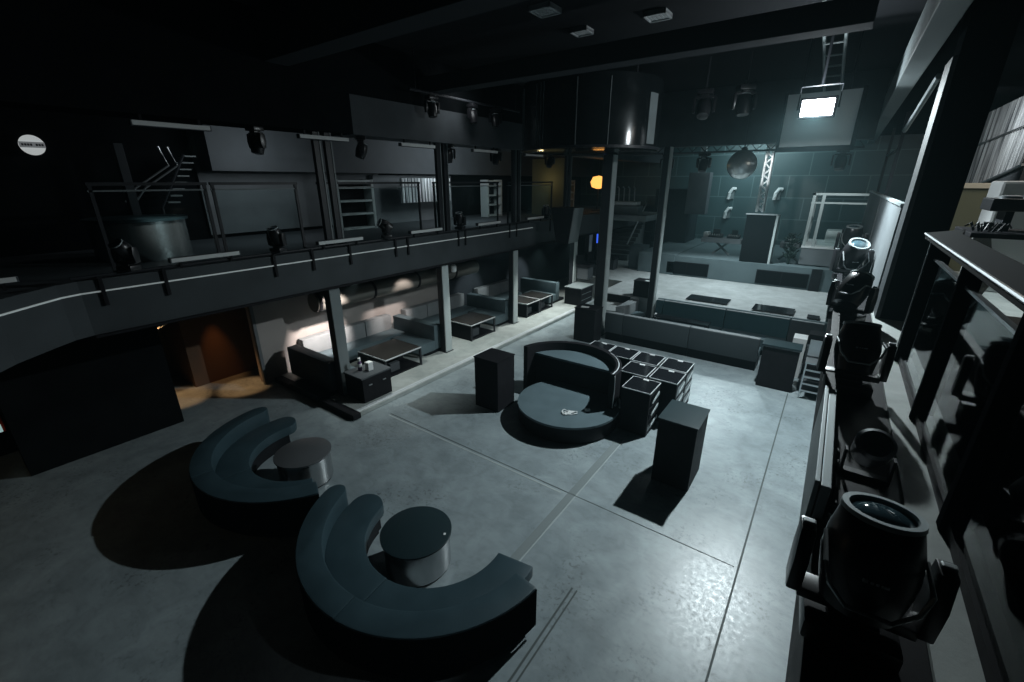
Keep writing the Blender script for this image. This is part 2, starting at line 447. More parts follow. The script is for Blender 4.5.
# ================================================================== HIGH BOX TABLES
def box_table(x0, x1, y0, y1, h, label, top='tabletop', rot=0, group='black box bar tables'):
    cx, cy = (x0+x1)/2, (y0+y1)/2
    t = thing('box_table', label, 'bar table', (cx, cy, 0), group)
    part('body', B().box(x0+.015, x1-.015, y0+.015, y1-.015, 0, h-.025), M['black'], t, .006)
    part('table_top', B().box(x0, x1, y0, y1, h-.025, h), M[top], t, .004)
    t.rotation_euler = (0, 0, rot); return t
box_table(-1.80, -1.14, 6.69, 7.50, 1.25, 'tall black box bar table standing alone right of the stacked speakers')
box_table(-6.12, -5.42, 6.95, 7.62, 1.25, 'tall black box bar table left of the round booth', 'black')
box_table(-6.42, -5.66, 12.35, 12.95, 1.13, 'black box bar table at the foot of the tall steel column', 'black')
box_table(-5.62, -4.95, 15.35, 15.9, 1.60, 'black box bar table behind the left arm of the lounge pit', 'black')
def paper(x, y, z, r, lab):
    b = B(); b.box(-.13, .13, -.08, .08, 0, .012, Matrix.Translation((x, y, z)) @ Matrix.Rotation(r, 4, 'Z')); solo('paper_stack', b, M['white'], lab, 'papers')
paper(-6.13, 12.55, 1.13, .2, 'small stack of white papers on the box table by the column')
paper(-5.1, 15.5, 1.60, .1, 'small stack of white papers on the far box table behind the lounge pit')

# ================================================================== ROUND BOOTH
cx, cy = -4.05, 7.72
t = thing('round_podium', 'low round black podium with grey top in front of the curved booth', 'podium', (cx, cy, 0))
part('drum', B().lathe([(1.06, 0), (1.10, .05), (1.10, .36)], (cx, cy, 0), 64), M['plinth'], t, smooth=True)
part('podium_top', B().lathe([(1.12, .36), (1.12, .41), (0, .41)], (cx, cy, 0), 64), M['leather2'], t, smooth=True)
for r, z in ((1.03, .50), (1.12, .47)):
    part('hoop_rail', B().tube([(cx+r*cos(radians(a)), cy+r*sin(radians(a)), z) for a in range(15, 128, 6)], .022), M['trimline'], t, smooth=True)
b = B()
for k in range(4): b.tube([(cx+.2+.05*k+.08*cos(a*.8+k), cy-.5+.1*sin(a*.7+k*2)+.02*k, .425+.012*(a%2)) for a in range(10)], .009, 6)
solo('cable_tangle', b, M['white'], 'tangle of white cable lying on the round podium', 'cable')
b = B().box(-.05, .05, -.03, .03, 0, .05, Matrix.Translation((cx+.55, cy-.15, .412)) @ Matrix.Rotation(.8, 4, 'Z'))
solo('plug_adapter', b, M['white'], 'little white plug adapter on the round podium', 'adapter')
bx, by = -4.36, 8.02
t = thing('dj_booth', 'high black curved booth wrapping the back of the round podium', 'booth', (bx, by, 0))
part('curved_wall', B().arc(bx, by, [(1.14, 0), (1.27, 0), (1.27, 1.22), (1.14, 1.22)], -4, 170, 48), M['black'], t, .008)
D = [(x, y) for x, y in [(bx+1.13*cos(radians(a)), by+1.13*sin(radians(a))) for a in range(157, 22, -4)]]
part('counter', B().prism(D, .97, 1.02), M['leather2'], t)
part('counter_front', B().prism([(p[0], p[1]+.03) for p in D], .0, .97), M['black'], t)
part('edge_trim', B().tube([(bx+1.205*cos(radians(a)), by+1.205*sin(radians(a)), 1.225) for a in range(-4, 60, 4)], .011, 6).tube([(bx+1.26, by-.09, 1.2), (bx+1.275, by-.09, .9), (bx+1.26, by-.09, .45)], .011, 6), M['trimline'], t)

# ================================================================== SPEAKER CABINETS
def make_speaker():
    t = thing('speaker_cabinet', '', 'speaker', (0,0,0), 'black speaker cabinets packed behind the booth')
    part('cabinet', B().box(-.30, .30, -.325, .325, .0, .985), M['black'], t, .012)
    e = .012; rim = B()
    for (x0, x1, y0, y1) in ((-.305, .305, -.33, -.318), (-.305, .305, .318, .33), (-.305, -.293, -.33, .33), (.293, .305, -.33, .33)): rim.box(x0, x1, y0, y1, .98, 1.0)
    part('top_panel', B().box(-.295, .295, -.32, .32, .984, .994), M['gloss'], t)
    part('edge_trim', rim, M['trimline'], t)
    # ported side with three bright ribs and horn mouths
    for z in (.22, .5, .78):
        part('port', B().extr([(-.29, z-.11), (.29, z-.11), (.25, z+.11), (-.25, z+.11)], 'x', .295, .306), M['gloss'], t)
        part('horn_lip', B().extr([(-.12, z-.08), (.27, z-.02), (.27, z+.05), (-.06, z-.04)], 'x', .302, .318), M['alu'], t)
    part('handle', B().box(-.06, .06, .24, .28, .994, 1.008), M['white'], t)
    return t
sp = make_speaker()
spots = [(-2.64, 8.28, 'black speaker cabinet standing foremost and alone at the front of the speaker block'),
 (-3.0, 9.04, 'black speaker cabinet directly behind the foremost one, touching the booth side'),
 (-2.34, 9.06, 'black speaker cabinet at the right end of the middle speaker row'),
 (-2.35, 9.78, 'black speaker cabinet at the right end of the back speaker row'),
 (-3.02, 9.78, 'black speaker cabinet second from right in the back speaker row'),
 (-3.67, 9.80, 'black speaker cabinet third from right in the back speaker row'),
 (-4.31, 9.83, 'black speaker cabinet at the left end of the back speaker row behind the booth')]
for i, (x, y, lab) in enumerate(spots):
    o = sp if i == 0 else dup(sp, (x, y, 0)); o.location = (x, y, 0); o['label'] = lab

# ================================================================== LOUNGE PIT AND STAGE
def bench(name, lab, x0, x1, y0, y1, z0, z1, m, bevel=.012): return solo(name, B().box(x0, x1, y0, y1, z0, z1), m, lab, 'bench', None, bevel)
M['rowback'] = mat('charcoal_leather', (.045, .055, .06), .5)
M['rowteal'] = mat('deep_teal_leather', (.045, .095, .11), .5)
# first row: banquette whose back faces the dance floor
seams = [-5.58, -4.96, -2.9, -1.05]
names = ['short left module of the banquette facing away at the pit front', 'long middle module of the banquette along the pit front', 'right module of the banquette at the pit front beside the black cabinet']
for k in range(3):
    x0, x1 = seams[k]+.006, seams[k+1]-.006
    t = thing('banquette', names[k], 'sofa', ((x0+x1)/2, 13.1, 0), 'banquettes of the lounge pit')
    part('skirt', B().box(x0, x1, 13.05, 13.7, 0, .3), M['plinth'], t)
    part('backrest', B().box(x0, x1, 12.93, 13.14, .3, .95), M['rowback'], t, .015, True)
    part('seat', B().box(x0, x1, 13.14, 13.75, .2, .5), M['leather2'], t, .015, True)
    part('painted_lit_edge', B().box(x0+.01, x1-.01, 12.96, 13.12, .95, .962), M['leather3'], t)  # pale strip painting the lit top edge of the back
t = thing('banquette', 'banquette along the left side of the lounge pit', 'sofa', (-5.3, 14.3, 0), 'banquettes of the lounge pit')
part('skirt', B().box(-5.5, -4.95, 13.8, 15.2, 0, .2), M['plinth'], t)
part('backrest', B().box(-5.58, -5.28, 13.78, 15.2, .2, .95), M['leather3'], t, .015, True)
part('seat', B().box(-5.27, -4.92, 13.78, 14.9, .2, .6), M['leather2'], t, .015, True)
segs = [(-4.6, -4.35), (-4.34, -2.35), (-2.34, -.55), (-.54, .3)]
nm = ['narrow left module of the backrest row below the stage floor', 'left long module of the backrest row below the stage floor', 'right long module of the backrest row below the stage floor', 'end module of the backrest row beside the steps']
for k, (x0, x1) in enumerate(segs):
    t = thing('banquette', nm[k], 'sofa', ((x0+x1)/2, 14.9, 0), 'banquettes of the lounge pit')
    part('skirt', B().box(x0, x1, 14.5, 15.1, 0, .2), M['plinth'], t)
    part('backrest', B().extr([(14.93, .5), (15.0, 1.09), (15.14, 1.09), (15.14, .2), (14.93, .2)], 'x', x0+.006, x1-.006), M['rowteal'] if k < 3 else M['greydark'], t, .012, True)
    part('painted_lit_edge', B().box(x0+.016, x1-.016, 15.01, 15.13, 1.09, 1.102), M['leather3'], t)  # lit top of the row laid on in pale colour
    if k < 3: part('seat', B().box(x0+.006, x1-.006, 14.35, 14.93, .2, .52), M['leather2'], t, .012, True)
struct('trim_25', B().box(-4.6, .36, 15.14, 15.26, 0, 1.12), M['teal'], .006)
def low_table(x0, x1, y0, y1, z0, z1, lab, top='gloss', grp=None, leg='darksteel'):
    t = thing('low_table', lab, 'table', ((x0+x1)/2, (y0+y1)/2, z0), grp)
    part('table_top', B().box(x0, x1, y0, y1, z1-.06, z1), M[top], t, .006)
    for X in (x0+.03, x1-.09):
        for Y in (y0+.03, y1-.09): part('leg', B().box(X, X+.06, Y, Y+.06, z0, z1-.06), M[leg], t)
    return t
low_table(-4.3, -2.6, 13.85, 14.3, 0, .82, 'long black table inside the lounge pit')
b = B().lathe([(.07, 0), (.09, .12), (.06, .16), (0, .17)], (-4.45, 14.7, .53), 16)
solo('folded_napkins', b, M['white'], 'small white bundle left on the pit bench', 'bundle')

struct('trim_26', B().prism([(-6.9, 15.26), (.3, 15.26), (.3, 27), (-9.3, 27), (-9.3, 17.6), (-6.9, 17.6)], 0, 1.0), M['stage_floor'])
struct('trim_27', B().box(-6.7, -5.62, 14.0, 15.26, 0, .72), M['stage_floor'])
struct('trim_28', B().box(-6.7, -5.64, 15.2, 15.27, .72, .985), M['black'])
# flush black floor boxes along the front of the stage floor
fb = [(-3.86, -2.5, 15.95, 16.72, 'long black flush table top in the stage floor, left one'), (-1.72, -.55, 15.82, 16.62, 'long black flush table top in the stage floor, right one'), (-.18, .14, 15.74, 16.14, 'short black flush table top at the right corner of the stage floor')]
for x0, x1, y0, y1, lab in fb:
    t = thing('floor_table', lab, 'table', ((x0+x1)/2, (y0+y1)/2, 1.0), 'black table tops along the stage front')
    part('table_top', B().box(x0, x1, y0, y1, 1.03, 1.06), M['gloss'], t, .004)
    part('base', B().box(x0+.06, x1-.06, y0+.06, y1-.06, 1.0, 1.03), M['black'], t)
# upper stage
struct('trim_29', B().box(-7.2, .9, 20.2, 27, 1.0, 1.86), M['teal'], .008)
struct('trim_30', B().box(-7.25, -5.6, 20.15, 27, 1.0, 1.9), M['teal'], .01)
for x0, x1, lab in ((-5.9, -4.15, 'dark inset screen in the stage front, left pair'), (-2.25, -.5, 'dark inset screen in the stage front, right pair')):
    t = thing('stage_screen', lab, 'screen', ((x0+x1)/2, 20.18, 1.05), 'inset screens of the stage front')
    part('frame', B().box(x0-.03, x1+.03, 20.17, 20.2, 1.07, 1.62), M['black'], t)
    mid = (x0+x1)/2
    for a, c in ((x0, mid-.02), (mid+.02, x1)): part('panel', B().box(a, c, 20.15, 20.17, 1.1, 1.59), M['deadblack'], t)
struct('trim_31', B().box(-.42, -.08, 20.14, 20.2, 1.0, 1.84), M['black'])

M['brighttruss'] = mat('bright_truss_metal', (.85, .9, .92), .35)
# flown black speaker with chrome truss
t = thing('stage_speaker', 'large black speaker cabinet on the stage edge below the chrome truss', 'speaker', (-2.45, 20.6, 1.86))
part('cabinet', B().box(-3.02, -1.98, 20.3, 21.0, 1.86, 3.72), M['deadblack'], t, .01)
part('lid', B().box(-3.06, -1.94, 20.26, 20.5, 3.74, 3.78), M['trimline'], t, .01)
part('edge_trim', B().box(-1.98, -1.90, 20.28, 20.98, 1.86, 3.74), M['palesteel'], t, .005)
b = B(); q = .11; X0, Y0 = -2.62, 20.55
for sx in (-1, 1):
    for sy in (-1, 1): b.tube([(X0+sx*q, Y0+sy*q, 3.84), (X0+sx*q, Y0+sy*q, 6.6)], .04, 6)
for k in range(14):
    z = 3.84 + .2*k; s = 1 if k % 2 else -1
    for sy in (-1, 1): b.tube([(X0-s*q, Y0+sy*q, z), (X0+s*q, Y0+sy*q, z+.2)], .022, 5)
    for sx in (-1, 1): b.tube([(X0+sx*q, Y0-s*q, z), (X0+sx*q, Y0+s*q, z+.2)], .022, 5)
t = thing('truss_tower', 'upright chrome lattice truss rising from the stage speaker', 'truss', (X0, Y0, 3.82))
part('lattice', b, M['brighttruss'], t)
part('clamp', B().lathe([(.05, 6.1), (.2, 6.2), (.2, 6.35), (.06, 6.45)], (X0+.1, Y0-.1, 0), 16), M['brighttruss'], t, smooth=True)
part('clamp', B().lathe([(.05, 6.75), (.22, 6.85), (.2, 7.05), (.04, 7.25), (.03, 7.7)], (X0, Y0, 0), 16), M['brighttruss'], t, smooth=True)

# DJ tables with crossed legs and gear
def dj_table(x0, x1, lab):
    t = thing('trestle_table', lab, 'table', ((x0+x1)/2, 21.6, 1.86), 'trestle tables on the stage')
    part('table_top', B().box(x0, x1, 21.3, 22.0, 2.42, 2.62), M['grey'], t, .01)
    m = (x0+x1)/2
    for s in (-1, 1): part('leg', B().tube([(m-s*.35, 21.7, 1.88), (m+s*.35, 21.7, 2.5)], .05, 6), M['steel'], t)
    return t
dj_table(-4.85, -3.2, 'trestle table with crossed legs left of the stage speaker')
dj_table(-1.75, -1.05, 'trestle table right of the stage speaker')
def gear(x, y, z, w, lab):
    t = thing('audio_mixer', lab, 'mixer', (x, y, z), 'gear on the stage tables')
    part('casing', B().extr([(y-.2, z), (y+.2, z), (y+.2, z+.16), (y-.2, z+.07)], 'x', x-w/2, x+w/2), M['black'], t, .01)
    for k in range(5): part('fader', B().box(x-w/2+.06+k*(w-.12)/5, x-w/2+.09+k*(w-.12)/5, y-.1, y-.04, z+.08, z+.15), M['white'], t)
    part('screen', B().box(x-w/4, x+w/4, y+.16, y+.2, z+.14, z+.34), M['plastic'], t)
gear(-4.35, 21.7, 2.62, .6, 'audio mixer in the middle of the left stage table')
gear(-3.6, 21.7, 2.62, .5, 'audio mixer at the right end of the left stage table')
gear(-1.4, 21.7, 2.62, .45, 'audio mixer on the right stage table')
solo('white_case', B().box(-4.82, -4.6, 21.5, 21.8, 2.62, 2.84), M['white'], 'small white case at the left end of the left stage table', 'case', None, .01)
b = B()
for k in range(60):
    a, r, z = random.uniform(0, 6.28), random.uniform(0, .3), random.uniform(.2, 1.1)
    p = Vector((-1.3 + .7*r*cos(a), 20.75 + r*sin(a), 1.86+z)); b.tube([p, p+Vector((cos(a)*.12, sin(a)*.12, .1))], .03, 4)
b.tube([(-1.3, 20.75, 1.86), (-1.3, 20.75, 2.6)], .05, 6)
solo('potted_shrub', b, M['leaf'], 'dark leafy plant between the trestle table and the glass balcony', 'plant')

# glass-railed side balcony at the right end of the stage
t = thing('glass_balcony', 'small raised side balcony with glass railing right of the stage', 'balcony', (0, 21.4, 1.86))
part('deck', B().box(-.95, .95, 20.7, 23.5, 1.9, 2.55), M['grey'], t, .01)
part('deck_lip', B().box(-.97, .95, 20.68, 23.5, 2.55, 2.62), M['white'], t)
for x, y in ((-.9, 20.75), (-.9, 22.2), (.9, 20.75), (-.6, 20.75)): part('post', B().box(x-.05, x+.05, y-.05, y+.05, 2.6, 4.5), M['palesteel'], t)
part('handrail', B().box(-.97, .97, 20.7, 20.8, 4.5, 4.58).box(-.97, -.87, 20.7, 23.4, 4.5, 4.58).box(-.97, .97, 20.72, 20.78, 4.2, 4.26), M['palesteel'], t)
part('glass_pane', B().box(-.5, .85, 20.74, 20.76, 2.68, 4.2), M['glass'], t)
part('glass_pane', B().box(-.92, -.9, 20.82, 22.1, 2.68, 4.4), M['glass'], t)
solo('sofa_block', B().box(-.3, .7, 22.3, 23.2, 2.62, 3.1), M['white'], 'white bench behind the glass of the side balcony', 'bench', None, .05)

# disco ball
t = thing('disco_ball', 'mirror ball hanging in front of the stage', 'mirror ball', (-2.77, 16.0, 5.05))
me = bpy.data.meshes.new('ball'); bm = bmesh.new(); bmesh.ops.create_uvsphere(bm, u_segments=36, v_segments=20, radius=.42); bm.to_mesh(me); bm.free()
me.materials.append(M['mirror']); ball = link('ball', me, t, (0, 0, .42))
part('hanger', B().tube([(-2.77, 16, 5.87), (-2.77, 16, 7.8)], .02, 6).lathe([(.09, 5.86), (.09, 5.95), (.03, 5.98)], (-2.77, 16, 0), 16), M['darksteel'], t)

# ================================================================== RIGHT OF THE PIT
t = thing('equipment_cabinet', 'black cabinet at the right end of the lounge pit', 'cabinet', (-.5, 12.3, 0))
part('body', B().box(-.89, -.10, 12.06, 12.54, 0, 1.09), M['black'], t, .01)
part('table_top', B().box(-.92, -.07, 12.03, 12.57, 1.12, 1.16), M['tabletop'], t, .005)
part('shadow_gap', B().box(-.9, -.09, 12.04, 12.56, 1.09, 1.12), M['grey'], t)
t = thing('lounge_steps', 'stacked step units beside the black cabinet', 'steps', (.2, 12.6, 0))
for k in range(4): part('step', B().box(.0, .5, 12.35+.45*k, 12.8+.45*k, 0, .28*(k+1)), M['black' if k % 2 else 'greydark'], t, .006)
solo('white_carton', B().box(-.33, -.02, 13.15, 13.6, 0, 1.12), M['white'], 'white upright carton behind the black cabinet at the pit end', 'box', None, .015)
t = thing('folding_chair', 'slatted metal chair between the black cabinet and the spotlight row', 'chair', (.25, 12.0, 0))
part('seat', B().box(.05, .48, 11.85, 12.25, .92, .96), M['silver'], t, .006)
part('backrest', B().box(.05, .48, 12.25, 12.29, 1.0, 1.4), M['silver'], t, .006)
for x in (.06, .44):
    for y in (11.86, 12.22): part('leg', B().box(x, x+.03, y, y+.03, 0, .92), M['silver'], t)
for z in (.2, .38, .56, .74): part('rung', B().box(.06, .47, 11.855, 11.885, z, z+.035), M['silver'], t)

# ================================================================== UNDER THE LEFT BALCONY
def column(x, y, w, d, z0, z1, lab, grp, m='palesteel', face='darksteel'):
    t = thing('steel_column', lab, 'column', (x, y, z0), grp)
    if abs(y-5.42) < .01: m = 'steel'
    part('shaft', B().box(x-w/2, x+w/2, y-d/2, y+d/2, z0, z1), M[m], t, .006)
    part('web_plate', B().box(x-w/2+.01, x+w/2-.03, y-d/2-.012, y-d/2, z0, z1), M[face], t)
    part('base_plate', B().box(x-w/2-.03, x+w/2+.03, y-d/2-.03, y+d/2+.03, z0, z0+.02), M[face], t)
    return t
for y, lab in ((5.42, 'steel column under the balcony beside the bottle and nearest the doorway'), (8.95, 'second steel column under the balcony counted from the doorway'),
               (12.45, 'third steel column under the balcony counted from the doorway'), (16.9, 'fourth steel column under the balcony, left of a dark pair'), (18.3, 'furthest steel column under the balcony beside the blue light')):
    column(-8.95, y, .22, .26, .10, 2.8, lab, 'steel columns under the balcony')
column(-5.98, 13.38, .34, .3, 0, 5.74, 'tall freestanding steel column behind the box bar table at the pit corner', 'tall columns by the lounge pit')
column(-4.75, 14.95, .22, .26, 0, 6.0, 'tall freestanding steel column rising between the pit rows', 'tall columns by the lounge pit')

def sofa_run(y0, y1, lab):
    t = thing('wall_banquette', lab, 'sofa', (-10.9, (y0+y1)/2, .1), 'banquettes along the wall under the balcony')
    part('skirt', B().box(-11.25, -10.5, y0, y1, .1, .22), M['plinth'], t)
    part('seat', B().box(-11.0, -10.4, y0, y1, .22, .52), M['leather2'], t, .02, True)
    n = 3; w = (y1-y0)/n
    for k in range(n): part('back_cushion', B().box(-11.27, -11.0, y0+w*k+.01, y0+w*(k+1)-.01, .5, .98), M['leather3'], t, .03, True)
def divider(y, lab, x1=-9.1, seat=1, m='leather2'):
    t = thing('divider_sofa', lab, 'sofa', (-10.1, y, .1), 'divider sofas between the lounge bays')
    part('skirt', B().box(-10.4, x1-.02, y-.5, y+.6, .1, .2), M['plinth'], t)
    part('backrest', B().box(-10.95, x1, y-.14, y+.14, .2, .95), M[m], t, .02, True)
    for s in ((-1, 1) if seat == 2 else (seat,)):
        a, c = (y+.14, y+.72) if s > 0 else (y-.72, y-.14)
        part('seat', B().box(-10.35, x1+.02, a, c, .2, .5), M['leather2'], t, .02, True)
sofa_run(5.6, 8.6, 'banquette along the wall in the bay nearest the doorway')
sofa_run(9.2, 12.1, 'banquette along the wall in the second bay from the doorway')
sofa_run(12.9, 15.1, 'banquette along the wall in the third bay from the doorway')
divider(5.28, 'dark-backed divider sofa at the doorway end of the bays', -9.1, 1, 'rowback')
divider(8.75, 'divider sofa beside the second column from the doorway', -9.1, -1)
divider(12.3, 'divider sofa beside the third column from the doorway', -9.1, -1)
divider(15.9, 'divider sofa closing the third bay from the doorway', -9.1, -1)
def bay_table(x0, x1, y0, y1, lab):
    t = thing('bay_table', lab, 'table', ((x0+x1)/2, (y0+y1)/2, .1), 'black framed tables in the lounge bays')
    part('table_top', B().box(x0, x1, y0, y1, .60, .64), M['gloss2'], t, .004)
    part('edge_trim', B().box(x1-.012, x1+.006, y0, y1, .615, .645).box(x0, x1, y0-.006, y0+.01, .615, .645), M['trimline'], t)
    for X in (x0, x1-.05):
        for Y in (y0, y1-.05): part('leg', B().box(X, X+.05, Y, Y+.05, .1, .60), M['darksteel'], t)
    part('side_panel', B().box(x0+.05, x1-.05, y0+.01, y0+.03, .12, .58), M['black'], t)
    part('bottom_board', B().box(x0+.05, x1-.03, y0+.03, y1-.03, .1, .14), M['black'], t)
    part('back_panel', B().box(x0+.05, x0+.4, y0+.03, y1-.05, .14, .58), M['black'], t)
    part('footrest', B().box(x1-.35, x1-.2, y0+.3, y0+.62, .14, .38), M['greydark'], t, .01)
M['gloss2'] = mat('glossy_brown_black_top', (.03, .028, .026), .14, spec=.6)
bay_table(-9.9, -8.75, 6.5, 7.75, 'black framed table with shiny top in the bay nearest the doorway')
bay_table(-9.9, -8.85, 10.0, 11.25, 'black framed table in the second bay from the doorway')
bay_table(-9.9, -8.85, 13.2, 14.1, 'black framed table in the third bay, its front half')
bay_table(-9.9, -8.85, 14.16, 15.1, 'black framed table in the third bay, its far half')
# cabinet in front of the first column, bottle and tissue box
t = thing('bar_cabinet', 'low black cabinet with two small pulls at the foot of the nearest column', 'cabinet', (-8.6, 5.75, 0))
part('body', B().box(-8.80, -8.12, 5.35, 6.15, .1, .70), M['black'], t, .004)
part('table_top', B().box(-8.80, -8.10, 5.32, 6.18, .70, .74), M['greydark'], t, .006)
for y in (5.55, 5.95): part('handle', B().box(-8.12, -8.10, y-.045, y+.045, .50, .525), M['silver'], t)
t = thing('bottle', 'purple bottle with white cap on the low cabinet by the column', 'bottle', (-8.55, 5.62, .74))
part('glass_body', B().lathe([(.045, .74), (.05, .76), (.05, .92), (.03, .98), (.025, 1.0)], (-8.55, 5.62, 0), 20), M['purple'], t, smooth=True)
part('label_band', B().lathe([(.052, .84), (.052, .92)], (-8.55, 5.62, 0), 20), M['white'], t, smooth=True)
part('cap', B().lathe([(.03, .98), (.033, 1.0), (.033, 1.06), (0, 1.07)], (-8.55, 5.62, 0), 16), M['white'], t, smooth=True)
solo('tissue_box', B().box(-8.47, -8.33, 5.70, 5.84, .74, .95), M['white'], 'white tissue box beside the purple bottle', 'box', None, .012)
# ventilation duct along the wall
t = thing('air_duct', 'large round air duct running along the wall under the balcony', 'duct', (-10.6, 9, 2.2))
part('pipe', B().lathe([(.25, 0), (.25, 6.4)], (0,0,0), 28, Matrix.Translation((-10.6, 5.85, 2.03)) @ Matrix.Rotation(-pi/2, 4, 'X')), M['duct'], t, smooth=True)
for y in (5.9, 7.6, 9.3, 11.0): part('collar', B().lathe([(.27, 0), (.27, .07)], (0,0,0), 28, Matrix.Translation((-10.6, y, 2.03)) @ Matrix.Rotation(-pi/2, 4, 'X')), M['black'], t, smooth=True)
for y in (7.0, 10.4): part('strap', B().box(-10.62, -10.58, y, y+.04, 2.25, 3.3), M['black'], t)
t = thing('wall_spotlight', 'small spotlight fixed under the balcony soffit behind the second column', 'lamp', (-9.6, 10.1, 2.4))
part('bracket', B().box(-9.63, -9.57, 10.07, 10.13, 2.5, 2.8), M['black'], t)
part('lamp_head', B().lathe([(.07, 0), (.09, .04), (.09, .2), (.05, .24)], (-9.6, 10.1, 2.28), 18), M['white'], t, smooth=True)

# corridor glow: a lamp in the passage, a metal rail
b = B().tube([(-12.3, 2.9, 1.75), (-12.3, 3.15, 1.85), (-12.3, 3.35, 2.05)], .02, 8)
solo('corridor_handrail', b, M['steel'], 'short bent steel handrail inside the doorway', 'handrail')
t = thing('corridor_downlight', 'round downlight above the corridor entrance', 'lamp', (-11.9, 4.1, 2.7))
part('casing', B().lathe([(.09, 2.68), (.11, 2.7), (.11, 2.79)], (-11.9, 4.1, 0), 20), M['black'], t, smooth=True)
part('lamp_glass', B().lathe([(0, 2.675), (.08, 2.678)], (-11.9, 4.1, 0), 20), M['amber'], t)
light('SPOT', (-11.75, 4.05, 2.66), 170, (1, .52, .22), .05, (-11.6, 4.2, 0), 30, .6)
light('SPOT', (-12.1, 2.9, 2.6), 200, (1, .52, .22), .05, (-12.2, 2.95, 0), 34, .6)
light('SPOT', (-12.0, 4.1, 2.5), 55, (1, .42, .14), .05, (-12.6, 4.1, .1), 32, 1)
t = thing('alarm_point', 'small red alarm point with pale lit button at the left edge', 'alarm', (-11.5, .1, .5))
part('casing', B().box(-12.2, -12.1, -.02, .2, .5, 1.05), M['red'], t, .01)
part('button', B().box(-12.1, -12.06, .02, .16, .52, .68), M['cyan'], t, .01)

# ================================================================== BALCONY FRONT AND UPPER LEVEL
def wash_bar(x, y0, y1, z, lab, grp):
    t = thing('light_bar', lab, 'lamp', (x, (y0+y1)/2, z), grp)
    part('casing', B().box(x-.05, x+.05, y0, y1, z-.045, z+.035), M['greydark'], t, .006)
    part('diffuser', B().box(x+.05, x+.056, y0+.02, y1-.02, z-.035, z+.03), M['diff'], t)
    for y in (y0+.15, y1-.15): part('bracket', B().box(x-.012, x+.012, y-.02, y+.02, z+.035 if z > 5 else z-.14, z+.14 if z > 5 else z-.045), M['black'], t)
M['diff'] = mat('frosted_diffuser', (.42, .46, .46), .5, emit=(.8, .85, .85), estr=.03)
ys = [(-.2, .8), (2.52, 3.61), (5.15, 6.28), (7.7, 8.85), (10.35, 11.5), (13.0, 14.1)]
for i, (a, c) in enumerate(ys):
    wash_bar(-8.8, a, c, 3.77, '%s pale light bar from the left along the top of the balcony front' % ORD[i].replace('nearest', 'first'), 'light bars on the balcony front')
    if i: wash_bar(-8.9, a, c, 5.83, '%s pale light bar from the left under the upper bulkhead' % ORD[i-1].replace('nearest', 'first'), 'light bars under the upper bulkhead')
t = thing('pipe_rail', 'long black pipe rail along the top of the balcony front', 'rail', (-8.85, 9, 3.62))
part('pipe', B().tube([(-8.85, 1.3, 3.66), (-8.85, 26, 3.66)], .028, 8), M['darksteel'], t)
b = 0
for y in (1.6, 2.4, 4.2, 5.0, 5.9, 7.2, 7.6, 9.5, 9.8, 12, 12.4, 14.6):
    part('bracket', B().box(-8.79, -8.76, y-.025, y+.025, 3.22, 3.66), M['black'], t)
def upper_post(y, k, lab):
    t = thing('twin_post', lab, 'column', (-9.05, y, 3.5), 'twin posts on the balcony')
    y += .28
    for d in (-.13, .13):
        part('shaft', B().box(-9.1, -9.0, y+d-.075, y+d+.075, 3.5, 5.95), M['darksteel'], t, .006)
        part('edge_trim', B().box(-9.0, -8.985, y+d+.045, y+d+.075, 3.5, 5.95), M['steel'], t)
upper_post(5.45, 0, 'twin black post on the balcony above the nearest column')
upper_post(8.95, 1, 'twin black post on the balcony above the second column')
upper_post(12.45, 2, 'twin black post on the balcony above the third column')
upper_post(16.0, 3, 'twin black post on the balcony furthest along')
def glass_rail(y0, y1, lab):
    t = thing('glass_railing', lab, 'railing', (-9.4, (y0+y1)/2, 3.5), 'glass railing panels along the balcony')
    part('glass_pane', B().box(-9.41, -9.39, y0+.08, y1-.08, 3.6, 4.85), M['glass'], t)
    part('handrail', B().box(-9.43, -9.37, y0, y1, 4.93, 4.98), M['darksteel'], t)
    part('glazing_bar', B().box(-9.42, -9.38, y0, y1, 4.84, 4.865), M['steel'], t)
    for y in (y0+.04, y1-.04): part('post', B().box(-9.42, -9.38, y-.025, y+.025, 3.5, 4.95), M['darksteel'], t)
for i, (a, c) in enumerate(((1.9, 3.55), (3.6, 5.25), (5.7, 8.7), (9.2, 12.2), (12.7, 15.7))):
    glass_rail(a, c, '%s glass railing panel along the balcony counted from the left' % ORD[i].replace('nearest', 'first'))
# back of the balcony: grey wall panels, doors, shelves
struct('wall_upper_panel', B().box(-13.98, -13.9, 5.1, 10.9, 3.6, 6.2), M['grey'])
struct('trim_32', B().box(-13.98, -13.2, 5.2, 27, 5.25, 7.8), M['greydark'])
def shelf_unit(y0, y1, lab):
    t = thing('shelf_unit', lab, 'shelves', (-12.8, (y0+y1)/2, 3.5), 'white framed shelf units on the balcony')
    for y in (y0, y1): part('side', B().box(-13.0, -12.6, y-.05, y+.05, 3.5, 5.05), M['palesteel'], t)
    for z in (3.55, 4.0, 4.4, 4.8, 5.0): part('shelf', B().box(-13.0, -12.6, y0, y1, z-.03, z+.03), M['palesteel'], t)
    part('back_panel', B().box(-13.02, -13.0, y0, y1, 3.5, 5.05), M['black'], t)
shelf_unit(8.3, 9.6, 'white framed shelf unit behind the nearest twin post on the balcony')
shelf_unit(15.65, 16.6, 'white framed shelf unit on the balcony behind the second light bar')
shelf_unit(22.0, 23.5, 'white framed shelf unit at the far end of the balcony')
struct('wall_upper_far', B().box(-13.9, -13.7, 10.5, 14.5, 3.5, 5.2), M['grey'])
t = thing('pleated_curtain', 'pale pleated curtain behind the second balcony glass panel', 'curtain', (-13.0, 12.5, 4.2))
